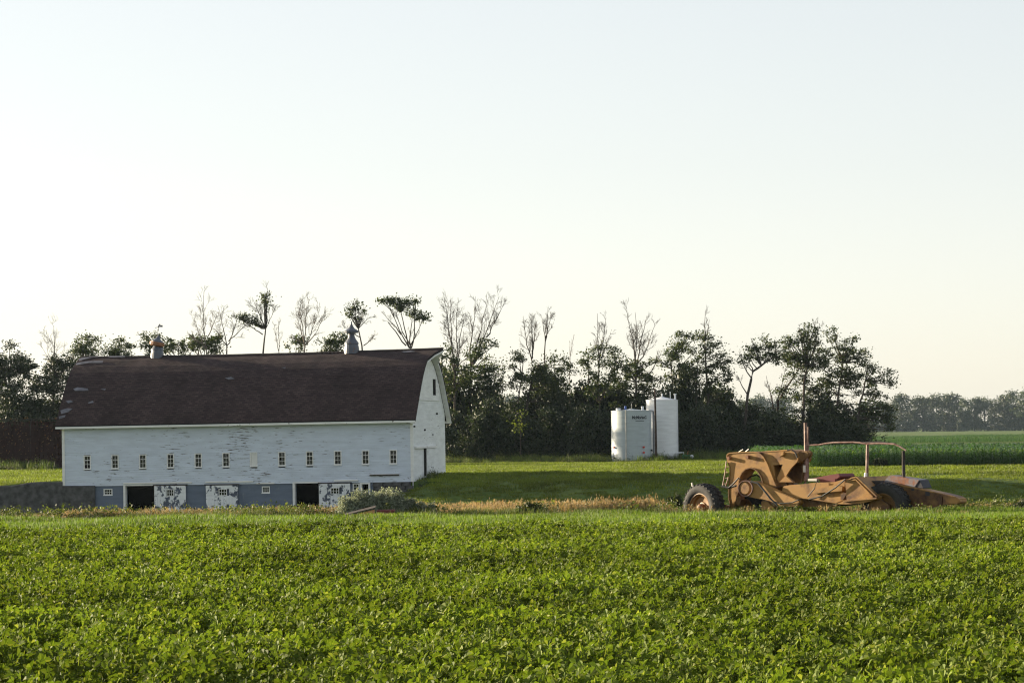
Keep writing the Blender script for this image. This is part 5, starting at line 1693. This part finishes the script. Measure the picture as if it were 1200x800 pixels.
# corn: upright stalk with arching leaves
def corn_plant(seed, H=1.55):
    rg = np.random.RandomState(seed); V = []
    w_ = np.array((0.012, 0, 0))
    V.extend([(-0.014, 0, 0), (0.014, 0, 0), (0.008, 0, H * 0.9), (-0.008, 0, H * 0.9)]); V.extend([(0, -0.014, 0), (0, 0.014, 0), (0, 0.008, H * 0.9), (0, -0.008, H * 0.9)])
    a0 = rg.uniform(0, 3.14)
    for i in range(11):
        a = a0 + (i % 2) * math.pi + rg.normal(0, 0.3)
        z = H * (0.16 + 0.78 * i / 10); L = rg.uniform(0.5, 0.75)
        d = np.array((math.cos(a), math.sin(a), 0)); s_ = np.array((-math.sin(a), math.cos(a), 0)) * 0.06
        pts = [np.array((0, 0, z)), np.array((0, 0, z)) + d * L * 0.3 + np.array((0, 0, L * 0.34)), np.array((0, 0, z)) + d * L * 0.65 + np.array((0, 0, L * 0.36)), np.array((0, 0, z)) + d * L + np.array((0, 0, L * 0.02 * rg.uniform(-5, 5)))]
        ws = [0.5, 1.0, 0.85, 0.06]
        for q in range(3): V.extend([pts[q] - s_ * ws[q], pts[q] + s_ * ws[q], pts[q + 1] + s_ * ws[q + 1], pts[q + 1] - s_ * ws[q + 1]])
    return np_mesh('corn_%d' % seed, np.array(V), 4, M['corn'])


def corn_field(name, x0, x1, y0, y1, row, gap, seed, label, ksc=1.0):
    rg = np.random.RandomState(seed)
    X = []; Yv = []
    y = y0
    while y < y1:
        a = np.arange(x0 + 0.02 * (y - y0), x1, gap); X.append(a + rg.normal(0, gap * 0.25, len(a))); Yv.append(np.full(len(a), y) + rg.normal(0, 0.06, len(a))); y += row
    X = np.concatenate(X); Yv = np.concatenate(Yv)
    k = np.abs(X) < (600 / FPX * Yv * 1.15 + 4); X, Yv = X[k], Yv[k]
    n = len(X); s = rg.uniform(0.85, 1.12, n) * ksc
    o = scatter(name, np.stack([X, Yv, gza(X, Yv) - 0.02], 1), np.stack([rg.normal(0, .04, n), rg.normal(0, .04, n), rg.uniform(0, 6.28, n)], 1), np.stack([s, s, s * (1 + 0.06 * vnoise(X, Yv, 0.2, 2))], 1), [corn_plant(300 + q) for q in range(6)], seed)
    tag(o, label, 'corn', None, 'stuff')
    return o


corn1 = corn_field('corn_field', cfx, 70, 211, 268, 0.76, 0.24, 41, 'dark green corn standing beyond the scraper', 0.78)
corn2 = corn_field('far_corn_field', P(1030, 520, 520).x, 220, 520, 700, 2.2, 0.55, 42, 'distant strip of corn below the hazy treeline', 0.62)

# ------------------------------------------------------------------ bushes on the verge
rng = np.random.RandomState(66)


def bush(name, label, lobes, Y, leaf, n_cl, cs, ls, spread, foot_u, twig=True):
    f = P(foot_u, 600, Y); foot = Vector((f.x, Y, gz(f.x, Y)))
    root = empty(name, foot); tag(root, label, 'bush')
    out = []; w = Wood()
    for (u, v, rp) in lobes:
        c = np.array(P(u, v, Y)); r = rp * Y / FPX
        c[1] += rng.uniform(-.3, .3)
        for j in range(n_cl):
            q = rng.normal(size=3); q /= np.linalg.norm(q); q = q * rng.uniform(0.3, 1.0) * np.array((r, r, r * 0.85))
            e = c + q
            if e[2] < foot.z: e[2] = foot.z + 0.05
            # upright leafy shoots
            k = np.linspace(-1, 1, cs)[:, None]
            dr = np.array((rng.normal(0, .25), rng.normal(0, .25), 1.0)); dr /= np.linalg.norm(dr)
            out.append(leaf_quads(e + dr * k * spread + rng.normal(size=(cs, 3)) * 0.03, ls, rng))
            if j % 4 == 0: w.limb(bend((foot.x + rng.uniform(-.15, .15), foot.y, foot.z - 0.05), e, rng, 0.08, 3), 0.016, 0.006, 4)
    off = np.array(foot)
    link('foliage', np_mesh('foliage', np.concatenate(out).reshape(-1, 3) - off, 4, M[leaf]), root)
    w.mb.v = [tuple(np.array(p) - off) for p in w.mb.v]
    w.mb.build('stems', M['bark'], root)
    return root


bush('silvery_bush', 'large silvery green willow bush in front of the barn', [(407, 592, 12), (422, 585, 12), (415, 599, 13), (437, 586, 13), (450, 583, 12), (463, 585, 12), (445, 597, 14), (430, 598, 13), (462, 596, 13), (474, 595, 10), (402, 600, 10)], 104.0, 'leaf_silver', 90, 16, 0.08, 0.13, 440)
bush('silvery_bush', 'smaller silvery bush just right of the large one', [(486, 597, 9), (497, 598, 9), (506, 596, 7), (490, 603, 8), (503, 603, 8), (482, 590, 5)], 104.0, 'leaf_silver', 60, 14, 0.075, 0.12, 494)
bush('low_bush', 'low dark green bush in the tan grass mid picture', [(610, 599, 7), (620, 593, 7), (628, 597, 8), (637, 600, 7), (618, 602, 8), (603, 603, 5)], 104.0, 'leaf_green', 60, 14, 0.07, 0.08, 620)
bush('low_bush', 'small green bush left of the scraper\'s front wheel', [(786, 586, 5), (793, 584, 6), (790, 592, 6), (797, 590, 4)], 112.0, 'leaf_green', 34, 14, 0.07, 0.08, 790)
bush('low_bush', 'dark weed clump at the right edge of the verge', [(1196, 592, 7), (1206, 590, 9), (1188, 596, 4)], 102.0, 'leaf_dark', 34, 14, 0.07, 0.08, 1198)
bush('low_bush', 'low dark bush at the field corner before the corn', [(1032, 540, 5), (1038, 541, 4), (1026, 541, 3), (1066, 556, 3)], 209.0, 'leaf_dark', 30, 12, 0.13, 0.12, 1034)

# ------------------------------------------------------------------ evening haze over the land
mb = MB(); mb.box(-1500, 1500, -60, 2600, -5.0, 34.0)
hz_ = mb.mesh('haze')
hm = bpy.data.materials.new('evening_haze'); hm.use_nodes = True
nt = hm.node_tree
nt.nodes.remove(nt.nodes['Principled BSDF'])
pv = nt.nodes.new('ShaderNodeVolumePrincipled')
pv.inputs['Color'].default_value = (0.62, 0.80, 1.0, 1)
pv.inputs['Density'].default_value = 0.00003
pv.inputs['Anisotropy'].default_value = 0.3
nt.links.new(pv.outputs[0], nt.nodes['Material Output'].inputs['Volume'])
hz_.materials.append(hm)
haze = link('haze', hz_)
tag(haze, 'thin pale evening haze over the fields', 'haze', None, 'stuff')
